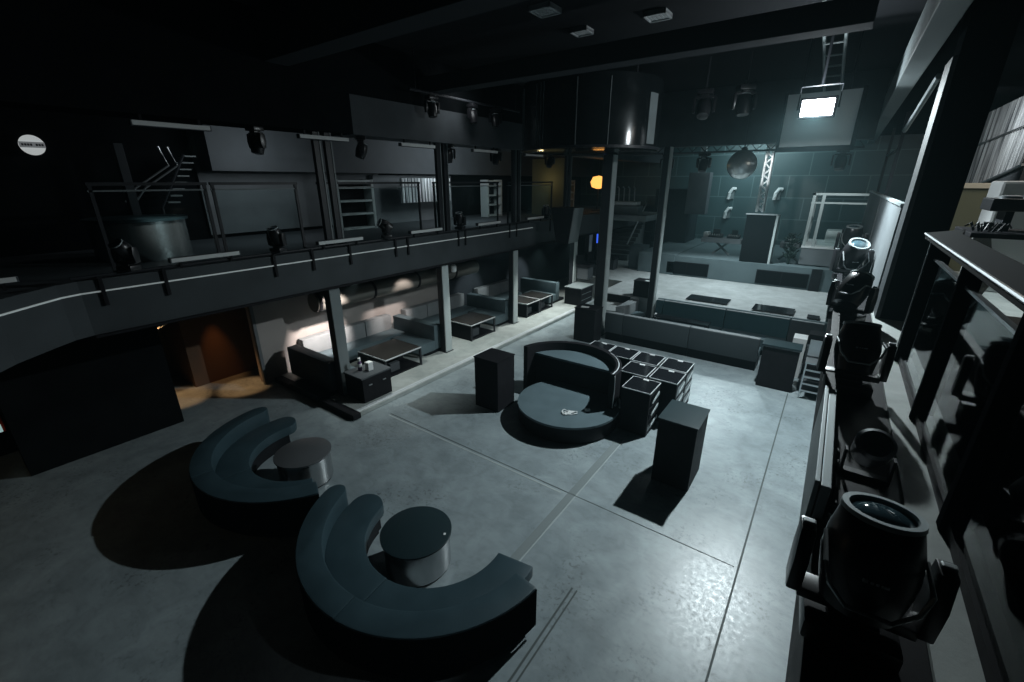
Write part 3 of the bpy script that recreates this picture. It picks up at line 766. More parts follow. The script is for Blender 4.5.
b = B()
for k in range(16): b.tube([(-13.0, 11.2+k*.16, 4.25), (-13.0, 11.2+k*.16, 5.1)], .075, 8)
part('pleats', b, M['crystal'], t, smooth=True)
# bright reflective counter on the balcony, stair with steel handrails
t = thing('round_counter', 'curved satin metal counter glinting behind the first glass panel', 'counter', (-11.6, 3.0, 3.5))
part('front', B().lathe([(.8, 3.5), (.8, 4.25)], (-11.7, 3.0, 0), 40), M['drum'], t, smooth=True)
part('counter_top', B().lathe([(.86, 4.25), (.86, 4.3), (0, 4.3)], (-11.7, 3.0, 0), 40), M['tabletop'], t, smooth=True)
t = thing('upper_stair', 'open steel staircase at the back of the left balcony', 'stairs', (-13.4, 4.2, 3.5))
for k in range(8): part('tread', B().box(-13.6, -13.1, 4.05+.08*k, 4.3+.08*k, 4.5+.15*k, 4.53+.15*k), M['steel'], t)
for x, d in ((-13.1, 0), (-13.1, .18)): part('handrail', B().tube([(x, 3.25+d, 4.55), (x, 3.5+d, 4.85), (x, 4.25+d, 5.35), (x, 4.12+d, 5.75)], .022, 8), M['silver'], t)
part('stringer', B().tube([(-13.1, 3.9, 4.4), (-13.1, 4.6, 5.6)], .03, 6).tube([(-13.1, 3.9, 3.5), (-13.1, 3.9, 4.4)], .03, 6), M['darksteel'], t)
solo('support_post', B().box(-12.85, -12.65, 3.2, 3.36, 3.5, 5.75), M['greydark'], 'lone grey post at the left end of the balcony', 'post', None, .01)
# round lit sign at the far left
t = thing('round_sign', 'round lit sign with a grey band on the dark wall at far left', 'sign', (-13.85, 2.0, 5.45))
Rm = Matrix.Translation((-13.9, 2.18, 5.70)) @ Matrix.Scale(.72, 4) @ Matrix.Rotation(pi/2, 4, 'Y')
part('disc', B().lathe([(.27, 0), (.27, .05), (0, .05)], (0,0,0), 32, Rm), M['sign'], t)
part('band', B().box(-13.86, -13.84, 1.99, 2.37, 5.65, 5.76), M['signband'], t)
for k in range(8):
    if k == 4: continue
    part('letter', B().box(-13.84, -13.832, 2.02+.042*k, 2.05+.042*k, 5.685, 5.725), M['ink'], t)
# things on the far part of the balcony
t = thing('amber_lamp', 'glowing amber lampshade at the far end of the balcony', 'lamp', (-10.6, 22.4, 3.5))
part('stand', B().lathe([(.3, 3.5), (.3, 3.54), (.04, 3.58), (.04, 4.7)], (-10.6, 22.4, 0), 16), M['darksteel'], t, smooth=True)
part('lamp_shade', B().lathe([(.1, 4.62), (.34, 4.7), (.42, 4.95), (.3, 5.2), (0, 5.26)], (-10.6, 22.4, 0), 20), M['amber'], t, smooth=True)
solo('olive_screen', B().box(-12.0, -10.0, 18.2, 18.3, 3.5, 5.95), M['olive'], 'olive lit panel at the far end of the balcony', 'panel')
t = thing('blue_light', 'short vertical blue light below the far balcony', 'lamp', (-8.7, 18.7, 2.0))
part('tube', B().box(-8.72, -8.66, 18.6, 18.66, 2.35, 2.75), M['blue_led'], t)
part('bracket', B().box(-8.76, -8.72, 18.58, 18.68, 2.0, 2.8), M['black'], t)
# hanging line-array speaker in front of the balcony
t = thing('hanging_speaker', 'black wedge speaker hanging at the end of the balcony front', 'speaker', (-7.5, 13.6, 3.0))
part('cabinet', B().extr([(-8.0, 4.16), (-7.12, 4.16), (-7.28, 3.0), (-7.75, 3.0)], 'y', 13.3, 14.0), M['black'], t, .01)
part('side_panel', B().extr([(-7.12, 4.16), (-7.28, 3.0), (-7.26, 3.0), (-7.09, 4.16)], 'y', 13.32, 13.98), M['steel'], t)
part('hanger', B().tube([(-7.6, 13.7, 4.16), (-7.6, 13.7, 5.8)], .02, 6), M['darksteel'], t)
# bar with stools at far left of the stage floor; far stairs
t = thing('far_staircase', 'lit staircase behind the tall column at the far left', 'stairs', (-9.6, 22.5, 1.0))
for k in range(9): part('step', B().box(-10.2, -8.7, 22.5+.25*k, 22.75+.25*k, 1.0, 1.3+.2*k), M['steel'], t)
part('handrail', B().tube([(-8.7, 22.3, 1.9), (-8.7, 24.8, 4.0)], .04, 6), M['silver'], t)
for k in range(4):
    y = 17.2 + k*.9
    t = thing('bar_stool', '%s black cube bar stool in the row left of the stage floor' % ORD[k], 'stool', (-8.5, y, 1.0), 'cube stools left of the stage floor')
    part('seat', B().box(-8.8, -8.2, y-.3, y+.3, 1.5, 1.62), M['black'], t, .02)
    part('body', B().box(-8.75, -8.25, y-.25, y+.25, 1.0, 1.5), M['greydark'], t)
    part('backrest', B().box(-8.82, -8.72, y-.3, y+.3, 1.62, 2.0), M['black'], t, .02)
solo('stage_bar', B().box(-7.9, -7.2, 20.6, 21.4, 1.0, 2.1), M['teal'], 'grey bar block at the left end of the upper stage', 'bar', None, .01)
solo('stage_curtain_block', B().box(-8.2, -6.4, 24.5, 26.5, 1.86, 4.6), M['velvet'], 'dark curtained block at the back left of the stage', 'curtain')
t = thing('hanging_cabinet', 'tall dark speaker column hanging behind the stage', 'speaker', (-6.2, 23.5, 3.4))
part('cabinet', B().box(-6.55, -5.55, 24.3, 24.9, 3.4, 5.4), M['greydark'], t, .02)
part('hanger', B().box(-6.2, -5.95, 24.5, 24.7, 5.4, 7.8), M['steel'], t)
for (x, z, lab) in ((-4.9, 4.2, 'white curled wall light left of the truss tower, upper of two'), (-4.95, 3.2, 'white curled wall light left of the truss tower, lower of two'), (-2.75, 4.2, 'white curled wall light right behind the truss tower')):
    t = thing('wall_sconce', lab, 'lamp', (x, 26.9, z), 'wall lights behind the stage')
    part('plate', B().box(x-.1, x+.1, 26.9, 27.0, z-.1, z+.3), M['steel'], t)
    part('shade', B().tube([(x-.12, 26.85, z-.1), (x-.1, 26.8, z+.2), (x+.02, 26.82, z+.42), (x+.16, 26.9, z+.4)], .09, 8), M['white'], t, smooth=True)

t = thing('cube_cabinet', 'black cube cabinet with drawer lines beside the far column under the balcony', 'cabinet', (-8.35, 16.4, 0))
part('body', B().box(-8.75, -8.0, 15.9, 17.0, .0, .80), M['black'], t, .01)
part('table_top', B().box(-8.78, -7.97, 15.87, 17.03, .80, .84), M['steel'], t, .005)
for z in (.3, .55): part('drawer_line', B().box(-8.0, -7.99, 16.0, 16.9, z, z+.02), M['steel'], t)
t = thing('bar_machine', 'pale box-shaped bar machine at the far end of the balcony', 'machine', (-8.1, 20.2, 3.5))
part('body', B().box(-8.7, -7.4, 19.9, 20.5, 3.55, 3.95), M['steel'], t, .03)
part('cover', B().box(-8.6, -7.5, 19.95, 20.45, 3.95, 4.12), M['white'], t, .03)
for k in range(5): part('tap', B().tube([(-8.6+.25*k, 19.9, 4.1), (-8.6+.25*k, 19.85, 4.7), (-8.6+.25*k, 19.7, 4.75)], .03, 6), M['silver'], t)
struct('trim_34', B().box(-9.2, -6.9, 19.6, 22.5, 3.3, 3.55), M['steel'])

# ================================================================== CEILING
# big glossy black cylinder
M['cylgloss'] = mat('gloss_black_cylinder', (.007, .009, .010), .14, spec=.5)
t = thing('drum_chandelier', 'huge glossy black cylinder hanging from the ceiling behind the cross beam', 'chandelier', (-5.88, 11.7, 5.75))
prof = [(1.78, 5.75), (1.8, 5.77), (1.8, 7.3), (1.7, 7.32)]
part('shell', B().lathe([(1.6, 5.8), (1.78, 5.75)] + prof[1:], (-5.88, 11.7, 0), 64), M['cylgloss'], t, smooth=True)
part('rim', B().arc(-5.88, 11.7, [(1.79, 5.74), (1.83, 5.74), (1.83, 5.80), (1.79, 5.80)], 0, 359.9, 64), M['darksteel'], t)
for a in (214, 224, 226, 250, 255, 258, 286, 310):
    part('sheen_line', B().box(1.8, 1.815, -.008, .008, 5.8, 7.2, Matrix.Translation((-5.88, 11.7, 0)) @ Matrix.Rotation(radians(a), 4, 'Z')), M['steel'], t)  # pale lines put in as vertical highlights of the gloss shell
for x in (-6.8, -4.7): part('hanger', B().tube([(x, 11.7, 7.25), (x, 11.7, 7.82)], .03, 6), M['darksteel'], t)

part('painted_sheen', B().arc(-5.88, 11.7, [(1.795, 5.85), (1.815, 5.85), (1.815, 6.95), (1.795, 6.95)], 345, 356, 6), M['steel'], t)  # pale plate standing in for the bright sheen on the shell
# square ceiling vents
def vent(x, y, w, lab):
    t = thing('ceiling_vent', lab, 'vent', (x, y, 7.7), 'square ceiling vents')
    part('frame', B().box(x-w/2, x+w/2, y-w/2, y-w/2+.03, 7.72, 7.8).box(x-w/2, x+w/2, y+w/2-.03, y+w/2, 7.72, 7.8).box(x-w/2, x-w/2+.03, y-w/2, y+w/2, 7.72, 7.8).box(x+w/2-.03, x+w/2, y-w/2, y+w/2, 7.72, 7.8), M['grille'], t)
    g = B(); n = 6
    for k in range(1, n):
        p = -w/2 + w*k/n; g.box(x+p-.022, x+p+.022, y-w/2, y+w/2, 7.74, 7.77); g.box(x-w/2, x+w/2, y+p-.022, y+p+.022, 7.745, 7.765)
    part('grille', g, M['grille'], t)
for x, y, w, lab in ((-4.81, 7.62, .42, 'square ceiling vent left of the three above the cross beam'), (-4.83, 9.02, .36, 'square ceiling vent middle of the three above the cross beam'), (-3.33, 9.02, .40, 'square ceiling vent right of the three above the cross beam'),
                     (-11.08, 7.98, .4, 'square ceiling vent above the left balcony, left of a pair'), (-10.66, 9.3, .4, 'square ceiling vent above the left balcony, right of a pair')):
    vent(x, y, w, lab)
def ceil_lamp(px, py, lab):
    t = thing('ceiling_panel', lab, 'lamp', (px, py, 7.7), 'dim strip panels on the dark ceiling at upper left')
    part('casing', B().box(px-.35, px+.35, py-.09, py+.09, 7.7, 7.8), M['black'], t)
    part('diffuser', B().box(px-.33, px+.33, py-.075, py+.075, 7.69, 7.7), M['dimpanel'], t)
M['dimpanel'] = mat('dim_panel', (.2, .22, .22), .5, emit=(.7, .8, .8), estr=.02)
for x, y, lab in ((-10.86, 2.9, 'dim strip panel on the ceiling, top left of the group'), (-12.07, 2.92, 'dim strip panel on the ceiling, lower left of the group'), (-11.06, 4.28, 'dim strip panel on the ceiling, right upper of the group'), (-12.33, 4.31, 'dim strip panel on the ceiling, right lower of the group')):
    ceil_lamp(x, y, lab)

# bright work lamp with bracket
LX, LY, LZ = -.755, 10.9, 6.30
t = thing('flood_lamp', 'blazing white flood lamp hung below the ceiling near the board', 'lamp', (LX, LY, LZ))
part('casing', B().box(LX-.3, LX+.3, LY+.06, LY+.26, LZ-.16, LZ+.2), M['black'], t, .02)
part('lamp_glass', B().box(LX-.26, LX+.26, LY+.02, LY+.06, LZ-.13, LZ+.15), M['lamp'], t, .01)
part('bracket', B().tube([(LX-.33, LY+.15, LZ), (LX-.33, LY+.15, LZ+.4), (LX+.33, LY+.15, LZ+.4), (LX+.33, LY+.15, LZ)], .02, 6).tube([(LX, LY+.15, LZ+.4), (LX, LY+.15, 7.82)], .025, 6), M['darksteel'], t)
M['boardface'] = mat('pale_board_face', (.55, .57, .57), .7)
t = thing('ceiling_board', 'grey board with black frame hanging behind the flood lamp', 'board', (-.9, 12.4, 5.6))
part('panel', B().box(-1.44, -.12, 12.4, 12.45, 5.72, 6.78), M['boardface'], t)
part('frame', B().box(-1.5, -.04, 12.37, 12.48, 5.62, 5.72).box(-.12, -.04, 12.37, 12.48, 5.62, 6.82).box(-1.5, -1.44, 12.37, 12.48, 5.62, 6.82), M['black'], t, .008)
for x in (-1.2, -.35): part('hanger', B().tube([(x, 12.43, 6.78), (x, 12.43, 7.82)], .025, 6), M['darksteel'], t)
# ladder truss hanging near the lamp
b = B()
for x in (-.92, -.58): b.tube([(x, 10.0, 7.8), (x, 14.6, 7.05)], .03, 6)
for k in range(9):
    f = k/8; b.tube([(-.92, 10+4.6*f, 7.8-.75*f), (-.58, 10+4.6*f, 7.8-.75*f)], .02, 6)
solo('ladder_truss', b, M['steel'], 'sloping ladder truss above the flood lamp', 'truss')
# lighting truss across the stage with crossbars
def truss(x0, x1, y, z, lab):
    b = B()
    for dy, dz in ((-.14, 0), (.14, 0), (0, .25)): b.tube([(x0, y+dy, z+dz), (x1, y+dy, z+dz)], .028, 6)
    n = int((x1-x0)/.4)
    for k in range(n):
        a = x0 + (x1-x0)*k/n; c = x0 + (x1-x0)*(k+.5)/n; e = x0+(x1-x0)*(k+1)/n
        b.tube([(a, y-.14, z), (c, y, z+.25)], .014, 5); b.tube([(c, y, z+.25), (e, y+.14, z)], .014, 5)
    for x in (x0+.4, (x0+x1)/2, x1-.4): b.tube([(x, y, z+.25), (x, y, 7.82)], .012, 5)
    solo('lighting_truss', b, M['darksteel'], lab, 'truss')
solo('lighting_pipe', B().tube([(-8.55, 7.8, 6.98), (-8.55, 12.2, 6.98)], .03, 8).tube([(-8.55, 8, 6.98), (-8.55, 8, 7.82)], .015, 6).tube([(-8.55, 12, 6.98), (-8.55, 12, 7.82)], .015, 6), M['darksteel'], 'black lighting pipe beside the upper bulkhead beyond the cross beam', 'pipe')
truss(-7.2, .2, 17.6, 5.95, 'black lighting truss across the front of the stage')

# ------------------------------------------------------------------ moving head lamps
def meshes():
    d = {}
    me = B().box(-.21, .21, -.17, .17, 0, .13).mesh('base', .025, True); d['base'] = me
    b = B().box(-.11, .11, -.11, .11, .13, .18).box(-.255, .255, -.07, .07, .17, .235)
    for s in (-1, 1):
        b.extr([(-.075, .2), (.075, .2), (.095, .42), (.06, .60), (-.06, .60), (-.095, .42)], 'x', s*.275-.035, s*.275+.035)
    d['yoke'] = b.mesh('yoke', .012, True)
    d['cap'] = B().box(-.03, .03, -.02, .02, 0, .025).mesh('arm_cap', .008)
    d['head'] = B().lathe([(.10, -.27), (.165, -.25), (.19, -.12), (.205, 0), (.195, .12), (.165, .25), (.15, .262), (.15, .24)], (0,0,0), 32).mesh('head', 0, True)
    d['ring'] = B().lathe([(.135, .235), (.152, .25), (.17, .262), (.166, .285), (.138, .285), (.132, .25), (.135, .235)], (0,0,0), 40).mesh('lens_ring', 0, True)
    d['lens'] = B().lathe([(.134, .24), (.12, .262), (.08, .283), (.04, .292), (0, .295)], (0,0,0), 32).mesh('lens', 0, True)
    pts = [(-.2, -.02, .1), (-.2, -.2, .03), (-.17, -.215, -.07), (-.09, -.215, -.16), (.09, -.215, -.16), (.17, -.215, -.07), (.2, -.2, .03), (.2, -.02, .1)]
    d['handle'] = B().tube(pts, .011, 6).mesh('handle', 0, True)
    d['badge'] = B().box(-.05, -.03, -.206, -.198, -.008, .008).box(-.02, -.008, -.207, -.2, -.006, .006).box(0, .012, -.207, -.2, -.006, .006).box(.02, .05, -.206, -.199, -.006, .006).mesh('badge')
    d['clamp'] = B().box(-.03, .03, -.05, .05, -.12, 0).box(-.1, .1, -.06, .06, -.03, 0).mesh('clamp')
    for k, m in (('base', 'plastic'), ('yoke', 'plastic'), ('cap', 'handle'), ('head', 'plastic'), ('ring', 'alu'), ('lens', 'lens'), ('handle', 'handle'), ('badge', 'trimline'), ('clamp', 'darksteel')): d[k].materials.append(M[m])
    return d
M['handle'] = mat('grey_handle', (.38, .41, .42), .4, metal=.5)
MH = meshes()
def mover(loc, pan=0, tilt=0, hang=False, s=1., lab='', grp='', small=False):
    t = thing('moving_head_light', lab, 'spotlight', loc, grp)
    t.scale = (s, s, s); t.rotation_euler = (pi if hang else 0, 0, radians(pan))
    link('base', MH['base'], t); y = link('yoke', MH['yoke'], t)
    h = link('head', MH['head'], t, (0, 0, .50), (radians(tilt), 0, 0))
    link('lens_ring', MH['ring'], h); link('lens', MH['lens'], h)
    if not small:
        for sx in (-1, 1): link('arm_cap', MH['cap'], t, (sx*.275, 0, .598))
        link('handle', MH['handle'], h); link('badge', MH['badge'], h)
    if hang:
        link('clamp', MH['clamp'], t)
        if loc[0] > -9 and loc[1] < 17 and loc[0] > -8 or loc[0] < -9.5:
            dp = B().tube([(0,0,-.1), (0,0,-(7.82-loc[2]))], .025, 6).mesh('drop_pole'); dp.materials.append(M['darksteel']); link('drop_pole', dp, t)
    return t
G1 = 'moving head lights along the right ledge'
LZ0 = 3.18
mover((.37, 1.90, LZ0+.02), 4, -9, s=.78, lab='big black moving head light nearest the camera on the right ledge, lens tilted up', grp=G1)
mover((.37, 4.75, LZ0), 6, -22, s=.82, lab='second black moving head light on the right ledge from the camera', grp=G1)
mover((.36, 7.4, LZ0), -25, -35, s=.85, lab='third black moving head light on the right ledge from the camera', grp=G1)
mover((.36, 7.9+2.6, LZ0), 20, 30, lab='fourth black moving head light on the right ledge from the camera', grp=G1)
mover((.36, 13.9, LZ0), 0, 10, lab='furthest black moving head light on the right ledge', grp=G1)
# floor fixtures between the first two heads: low lamp, cables
t = thing('par_can', 'small silver-fronted par lamp lying on the ledge between the first two moving heads', 'lamp', (.45, 3.4, LZ0))
part('can', B().lathe([(.11, 0), (.14, .04), (.15, .3), (.12, .32), (.12, .28), (0, .27)], (0,0,0), 24, Matrix.Translation((.47, 3.35, LZ0+.13)) @ Matrix.Rotation(.75, 4, 'X') @ Matrix.Scale(.7, 4)), M['silver'], t, smooth=True)
part('reflector', B().lathe([(.115, .3), (.05, .24), (0, .235)], (0,0,0), 24, Matrix.Translation((.47, 3.35, LZ0+.13)) @ Matrix.Rotation(.75, 4, 'X') @ Matrix.Scale(.7, 4)), M['chrome'], t, smooth=True)
part('bracket', B().box(.34, .6, 3.24, 3.3, LZ0, LZ0+.03).box(.34, .355, 3.24, 3.3, LZ0, LZ0+.18).box(.585, .60, 3.24, 3.3, LZ0, LZ0+.18), M['darksteel'], t)
t = thing('power_box', 'white-faced power box on the ledge near the first glass pane', 'box', (.5, 2.75, LZ0))
part('casing', B().box(.4, .6, 2.6, 2.85, LZ0, LZ0+.12), M['plastic'], t, .01)
part('cover', B().box(.42, .58, 2.62, 2.8, LZ0+.12, LZ0+.13), M['trimline'], t)
for k, lab in enumerate(('black cable looping on the ledge beside the aluminium edge', 'thin black cable between the first two moving heads', 'black cable curling beside the small par lamp')):
    pts = [(.30+.012*k+.006*sin(i*.9+k), 2.35+.4*k+.03*i, LZ0+.02+.05*abs(sin(i*.6+k*1.3))) for i in range(12)]
    solo('power_cable', B().tube(pts, .009, 6), M['darksteel'] if k else M['steel'], lab, 'cable', None, 0, True)
b = B(); b.box(-.03, .03, -.03, .03, 0, .12, Matrix.Translation((.1, 1.55, 3.2)))
# hanging heads: (x, y, z of ceiling end, pan, tilt, label)
G2 = 'moving head lights hanging from the dark ceiling'
hang = [(-8.55, 8.5, 6.93, 80, 172, 'black moving head light on the lighting pipe, left of three'), (-8.55, 10.0, 6.93, 100, 170, 'black moving head light on the lighting pipe, middle of three'),
 (-8.55, 11.0, 6.93, 70, 172, 'black moving head light on the lighting pipe, right of three'),
 (-9.12, 4.45, 5.95, 10, 170, 'black moving head light under the bulkhead left of the nearest twin post'), (-9.12, 6.75, 5.95, -30, 160, 'black moving head light under the bulkhead right of the nearest twin post'),
 (-9.12, 9.6, 5.95, 30, 165, 'black moving head light under the bulkhead beside the second twin post'), (-9.12, 11.75, 5.95, 10, 165, 'black moving head light under the bulkhead beside the third twin post'),
 (-9.12, 15.0, 5.95, 10, 150, 'black moving head light under the bulkhead at the far end'),
 (-3.1, 12.0, 7.0, 10, 150, 'black moving head light right of the glossy cylinder, left of a pair'), (-2.25, 12.0, 7.0, 30, 170, 'black moving head light right of the glossy cylinder, right of a pair'),
 (-5.6, 17.6, 5.92, 10, 160, 'black moving head light on the stage truss, left end'), (-4.3, 17.6, 5.92, -10, 165, 'black moving head light on the stage truss, left of the mirror ball'),
 (-.3, 17.6, 5.92, 0, 160, 'black moving head light on the stage truss, right end'), (-9.6, 6.3, 7.2, 0, 160, 'black moving head light high under the ceiling above the nearest twin post')]
for i, (x, y, z, p, tl, lab) in enumerate(hang):
    mover((x, y, z), p, tl, True, .62 if x < -8 else .8, lab, G2, True)
for x in (-2.3, -3.2, -2.2, -9.6):
    pass
# heads standing on the balcony front
G3 = 'moving head lights standing on the balcony front'
for x, y, p, tl, lab in ((-8.72, 4.35, 20, 20, 'black moving head light standing on the balcony front left of the nearest twin post'), (-8.72, 7.0, -20, 60, 'black moving head light standing on the balcony front between first and second twin posts'),
                         (-8.72, 9.65, 10, 15, 'black moving head light standing on the balcony front right of the second twin post'), (-8.72, 14.4, 0, 15, 'black moving head light standing on the balcony front near the third twin post'), (-8.72, 2.0, 30, 40, 'black moving head light standing at the left end of the balcony front')):
    mover((x-.12, y, 3.69), p, tl, False, .6, lab, G3, True)

# ================================================================== RIGHT MEZZANINE
t = thing('mezzanine_pillar', 'broad black pillar with a steel edge rising behind the glass railing', 'pillar', (.93, 7.95, 3.2))
part('core', B().box(.74, 1.15, 7.72, 8.25, 3.2, 6.9), M['deadblack'], t, .005)
part('steel_edge', B().box(.69, .74, 7.70, 8.25, 3.2, 6.35), M['greydark'], t, .003)
t = thing('parapet_panel', 'pale grey parapet sheet beyond the black pillar', 'panel', (.72, 10.8, 3.18))
part('sheet', B().box(.69, .73, 8.5, 13.2, 3.2, 4.66), M['grey'], t)
part('top_rail', B().box(.67, .75, 8.45, 13.25, 4.66, 4.70), M['alu'], t)
t = thing('parapet_panel', 'pale grey parapet sheet at the far end of the right ledge', 'panel', (.72, 16.7, 3.18))
part('sheet', B().box(.69, .73, 13.5, 20, 3.2, 4.66), M['grey'], t)
part('top_rail', B().box(.67, .75, 13.45, 20.05, 4.66, 4.70), M['alu'], t)
t = thing('glass_railing', 'black framed glass railing with broad handrail at the right edge', 'railing', (.85, 3.5, 3.2))
part('handrail', B().prism([(.72, 6.25), (1.12, 6.95), (1.0, 6.3), (.98, 4.5), (.95, .9), (.72, .9)], 4.44, 4.5), M['gloss3'] if 'gloss3' in M else M['darksteel'], t, .006)
part('edge_trim', B().tube([(.715, 6.25, 4.49), (.715, .9, 4.49)], .012, 6), M['silver'], t)
for y0, y1, xw in ((5.84, 5.9, .90), (4.36, 4.42, .86), (2.9, 2.98, .93)):
    part('post', B().box(.74, xw, y0, y1, 3.2, 4.44), M['deadblack'], t, .006)
part('edge_trim', B().box(.728, .74, 5.885, 5.905, 3.2, 4.44), M['silver'], t)
for y0, y1 in ((4.42, 5.84), (2.98, 4.36), (1.2, 2.9)):
    part('glass_pane', B().box(.79, .805, y0+.01, y1-.01, 3.27, 4.28), M['glass2'], t)
    part('glazing_bar', B().box(.78, .815, y0, y1, 4.28, 4.30), M['silver'], t)
    part('bottom_rail', B().box(.77, .83, y0, y1, 3.2, 3.27), M['black'], t)
t.location.x += .045
# furniture behind the glass
def tub_chair(x, y, rot, lab, m='leather2'):
    t = thing('tub_chair', lab, 'chair', (x, y, 3.2), 'lounge chairs on the right mezzanine')
    c = math.degrees(rot)
    part('backrest', B().arc(x, y, [(.36, 3.3), (.46, 3.3), (.48, 3.98), (.40, 3.98)], c-110, c+110, 32), M[m], t, .02, True)
    part('seat', B().lathe([(.34, 3.3), (.38, 3.34), (.38, 3.6), (.34, 3.64), (0, 3.64)], (x, y, 0), 32), M[m], t, smooth=True)
    for a in (45, 135, 225, 315): part('leg', B().tube([(x+.28*cos(radians(a)), y+.28*sin(radians(a)), 3.2), (x+.26*cos(radians(a)), y+.26*sin(radians(a)), 3.34)], .02, 6), M['darksteel'], t)
tub_chair(2.3, 6.9, 0.2, 'cream tub chair on the mezzanine behind the handrail', 'cream')
t = thing('lounge_ottoman', 'pale grey ottoman on the mezzanine behind the middle glass pane', 'ottoman', (1.7, 5.4, 3.2))
part('cushion', B().box(1.15, 2.3, 4.75, 6.4, 3.34, 3.72), M['leather3'], t, .04, True)
part('base', B().box(1.2, 2.25, 4.8, 6.35, 3.2, 3.34), M['black'], t)
# DJ gear on the mezzanine
t = thing('dj_desk', 'black DJ desk on the right mezzanine behind the handrail', 'desk', (2.1, 8.8, 3.2))
part('table_top', B().box(1.45, 2.9, 8.3, 9.4, 4.30, 4.36), M['black'], t, .008)
for x in (1.5, 2.2): part('leg', B().extr([(x, 4.3), (x+.16, 4.3), (x+.32, 3.75), (x+.16, 3.2), (x, 3.2), (x+.16, 3.75)], 'y', 8.32, 8.42), M['leather3'], t, .005)
t = thing('dj_controller', 'long black DJ controller on the mezzanine desk', 'mixer', (2.6, 8.1, 4.36))
part('casing', B().box(1.62, 2.85, 8.7, 9.3, 4.62, 4.78), M['plastic'], t, .015)
for x in (1.8, 2.6): part('stand_leg', B().box(x, x+.08, 8.8, 9.2, 4.36, 4.62), M['darksteel'], t)
for x in (1.85, 2.6): part('jog_wheel', B().lathe([(.13, 4.78), (.13, 4.81), (.05, 4.82), (0, 4.82)], (x, 9.0, 0), 24), M['silver'], t, smooth=True)
for k in range(6): part('knob', B().lathe([(.02, 4.78), (.02, 4.82), (0, 4.82)], (2.08+.06*k, 8.9, 0), 10), M['white'], t)
b = B()
for k in range(26):
    a = random.uniform(0, 6.28); p = Vector((1.62+.14*cos(a)*random.random(), 8.5+.14*sin(a), 4.38)); b.tube([p, p+Vector((.05*cos(a), .05*sin(a), .1)), p+Vector((.09*cos(a), .02, .05))], .012, 5)
solo('cable_heap', b, M['darksteel'], 'heap of black cables at the left end of the mezzanine desk', 'cables')
t = thing('bar_counter', 'olive-fronted counter with pale top behind the mezzanine desk', 'counter', (3, 13, 3.2))
part('front', B().box(1.9, 5.5, 13.0, 14.0, 3.2, 4.86), M['olive'], t)
part('counter_top', B().box(1.85, 5.55, 12.95, 14.05, 4.86, 4.96), M['cream'], t, .01)
solo('white_sofa', B().box(2.05, 5.2, 10.8, 11.6, 3.2, 5.0), M['white'], 'white high-backed sofa behind the DJ controller', 'sofa', None, .04)
solo('cream_stool', B().box(2.4, 2.55, 5.9, 6.05, 3.2, 3.95), M['cream'], 'cream upright box just behind the handrail at the right edge', 'stool', None, .01)
# crystal curtain chandelier
t = thing('crystal_chandelier', 'crystal string curtain with sloping lower edge hanging at the upper right', 'chandelier', (3.0, 18, 4.7))
b = B()
for k in range(70):
    f = k/69; y = 14.6 + 6.2*f; z0 = 5.34 - .12*(y-14.6)
    b.tube([(3.0+.05*(k%2), y, z0), (3.0+.05*(k%2), y, 6.92)], .04, 6)
part('strings', b, M['crystal'], t, smooth=True)
part('lower_edge', B().extr([(14.5, 5.35), (20.9, 4.58), (20.9, 4.53), (14.5, 5.30)], 'x', 2.93, 3.02), M['silver'], t)
part('soffit', B().extr([(14.5, 5.30), (20.9, 4.53), (20.9, 4.33), (14.5, 4.98)], 'x', 2.98, 4.5), M['greydark'], t)
part('hoop', B().extr([(14.5, 6.2), (20.9, 6.0), (20.9, 5.97), (14.5, 6.17)], 'x', 2.93, 2.96), M['silver'], t)
# bent steel strut near the pillar top
b = B().tube([(.72, 12.5, 5.95), (.72, 9.0, 6.35)], .04, 6)
solo('raking_strut', b, M['alu'], 'pale raking strut left of the pillar top', 'strut')
solo('guard_rail', B().box(.68, .74, 12.5, 12.56, 4.72, 6.3).box(.68, .74, 16.0, 16.06, 4.72, 6.3).box(.68, .74, 12.5, 16, 5.6, 5.64), M['darksteel'], 'thin dark steel frame above the far parapet', 'frame')

HAZE = .0012
# ================================================================== LIGHTING
light('SPOT', (LX, LY-.05, LZ), 2500, (.84, .97, 1), .07, (-1.4, 7.5, 0), 146, 1)
light('POINT', (LX, LY-.12, LZ-.05), 200, (.86, .96, 1), .07)
light('SPOT', (-3.0, 18.4, 5.85), 1350, (.80, .96, 1), .2, (-3.0, 17.6, 1), 115, .6)
light('SPOT', (-2.75, 17.7, 6.2), 350, (.95, 1, 1), .05, (-2.62, 20.5, 5.4), 24, .5)  # added narrow spot to whiten the truss tower, source unseen
# washes below the balcony
for y, e, c in ((6.35, 75, (1, .88, .82)), (8.7, 22, (1, .88, .82)), (12.8, 10, (.9, 1, 1)), (16.2, 14, (.9, 1, 1))):
    light('SPOT', (-9.25, y, 2.72), e*16, c, .06, (-11.3, y-.1, .75), 42, .7)
for y, e in ((6.6, 150), (9.9, 230), (13.4, 420), (15.8, 320)):
    light('SPOT', (-8.5, y, 2.74), e, (.93, 1, .96), .1, (-8.6, y, 0), 100, .9)
light('AREA', (-8.2, 9.6, 7.0), 6, (.9, .97, 1), .6, (-9, 9.6, 6.4))  # added wash lifting the grey bulkhead above the balcony, source unseen
light('SPOT', (-.6, 18.8, 6.0), 220, (.85, .98, 1), .1, (-.1, 21.5, 2.8), 60, .7)  # added spot brightening the glass side balcony, source unseen
light('POINT', (-9.4, -1.6, 2.3), 6, (1, .7, .35), .15)  # added warm fill for the sofa shadows, lamp out of view
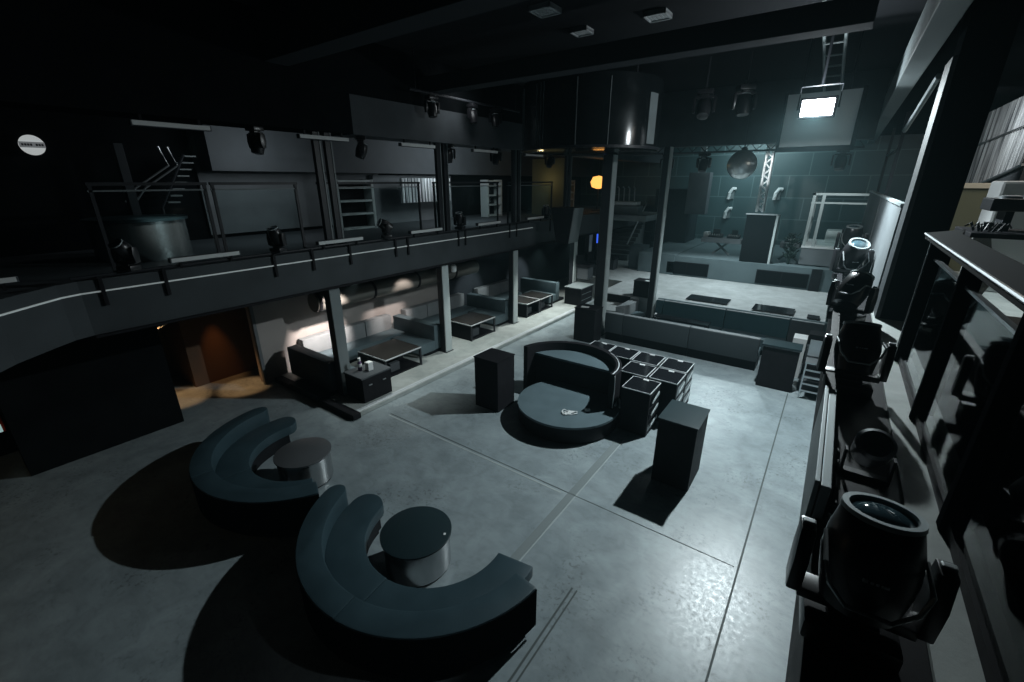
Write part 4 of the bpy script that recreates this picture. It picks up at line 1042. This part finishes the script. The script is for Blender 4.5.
# glow on the balcony back wall and the far parts
light('AREA', (-11.4, 6.2, 5.9), 22, (.85, .95, 1), 1.2, (-14, 5.2, 4.4))
light('AREA', (-10.6, 13.0, 5.9), 70, (.85, .95, 1), 1.5, (-14, 12.5, 4.4))
light('POINT', (-11.0, 17.6, 5.0), 5, (1, .8, .4), .1)
light('AREA', (-4.0, 24.5, 6.8), 150, (.7, .95, 1), 2.5, (-4, 27, 3))
light('AREA', (3.4, 11.5, 6.7), 40, (1, .95, .85), 1.5, (3.0, 12, 3.2))
light('SPOT', (1.6, 14.5, 6.85), 330, (.92, .98, 1), .1, (3.0, 17.0, 5.6), 100, .8)
light('SPOT', (2.4, 4.6, 6.85), 140, (.9, .97, 1), .1, (1.4, 4.0, 3.2), 70, .7)  # added downlight for the deck behind the railing glass, source unseen
light('SPOT', (-9.3, 3.6, 5.8), 260, (.95, 1, .98), .1, (-11.3, 3.2, 3.95), 24, .6)

# thin stage haze
w = bpy.data.worlds.new('World'); SC.world = w; w.use_nodes = True
hz = w
vs = hz.node_tree.nodes.new('ShaderNodeVolumeScatter'); vs.inputs['Color'].default_value = (.55, .92, 1, 1); vs.inputs['Density'].default_value = HAZE; vs.inputs['Anisotropy'].default_value = .3
hz.node_tree.links.new(vs.outputs[0], hz.node_tree.nodes['World Output'].inputs['Volume'])
w.node_tree.nodes['Background'].inputs[0].default_value = (.5, .62, .7, 1)
w.node_tree.nodes['Background'].inputs[1].default_value = .0025

# ================================================================== CAMERA
F = 436.0
cam = bpy.data.cameras.new('camera'); cam.sensor_width = 36; cam.lens = F/1024*36; cam.clip_start = .05; cam.clip_end = 100
co = bpy.data.objects.new('camera', cam); COL.objects.link(co); co.location = (0, 0, 5)
co.rotation_euler = (pi/2 - math.atan(160/F), 0, math.atan(336/464.4))
SC.camera = co
SC.view_settings.view_transform = 'Standard'; SC.view_settings.look = 'None'; SC.view_settings.gamma = 1
SC.view_settings.use_curve_mapping = False; SC.view_settings.exposure = 0
SC.cycles.use_denoising = True
SC.cycles.max_bounces = 6; SC.cycles.transparent_max_bounces = 10; SC.cycles.caustics_reflective = False; SC.cycles.caustics_refractive = False
SC.cycles.sample_clamp_indirect = 3
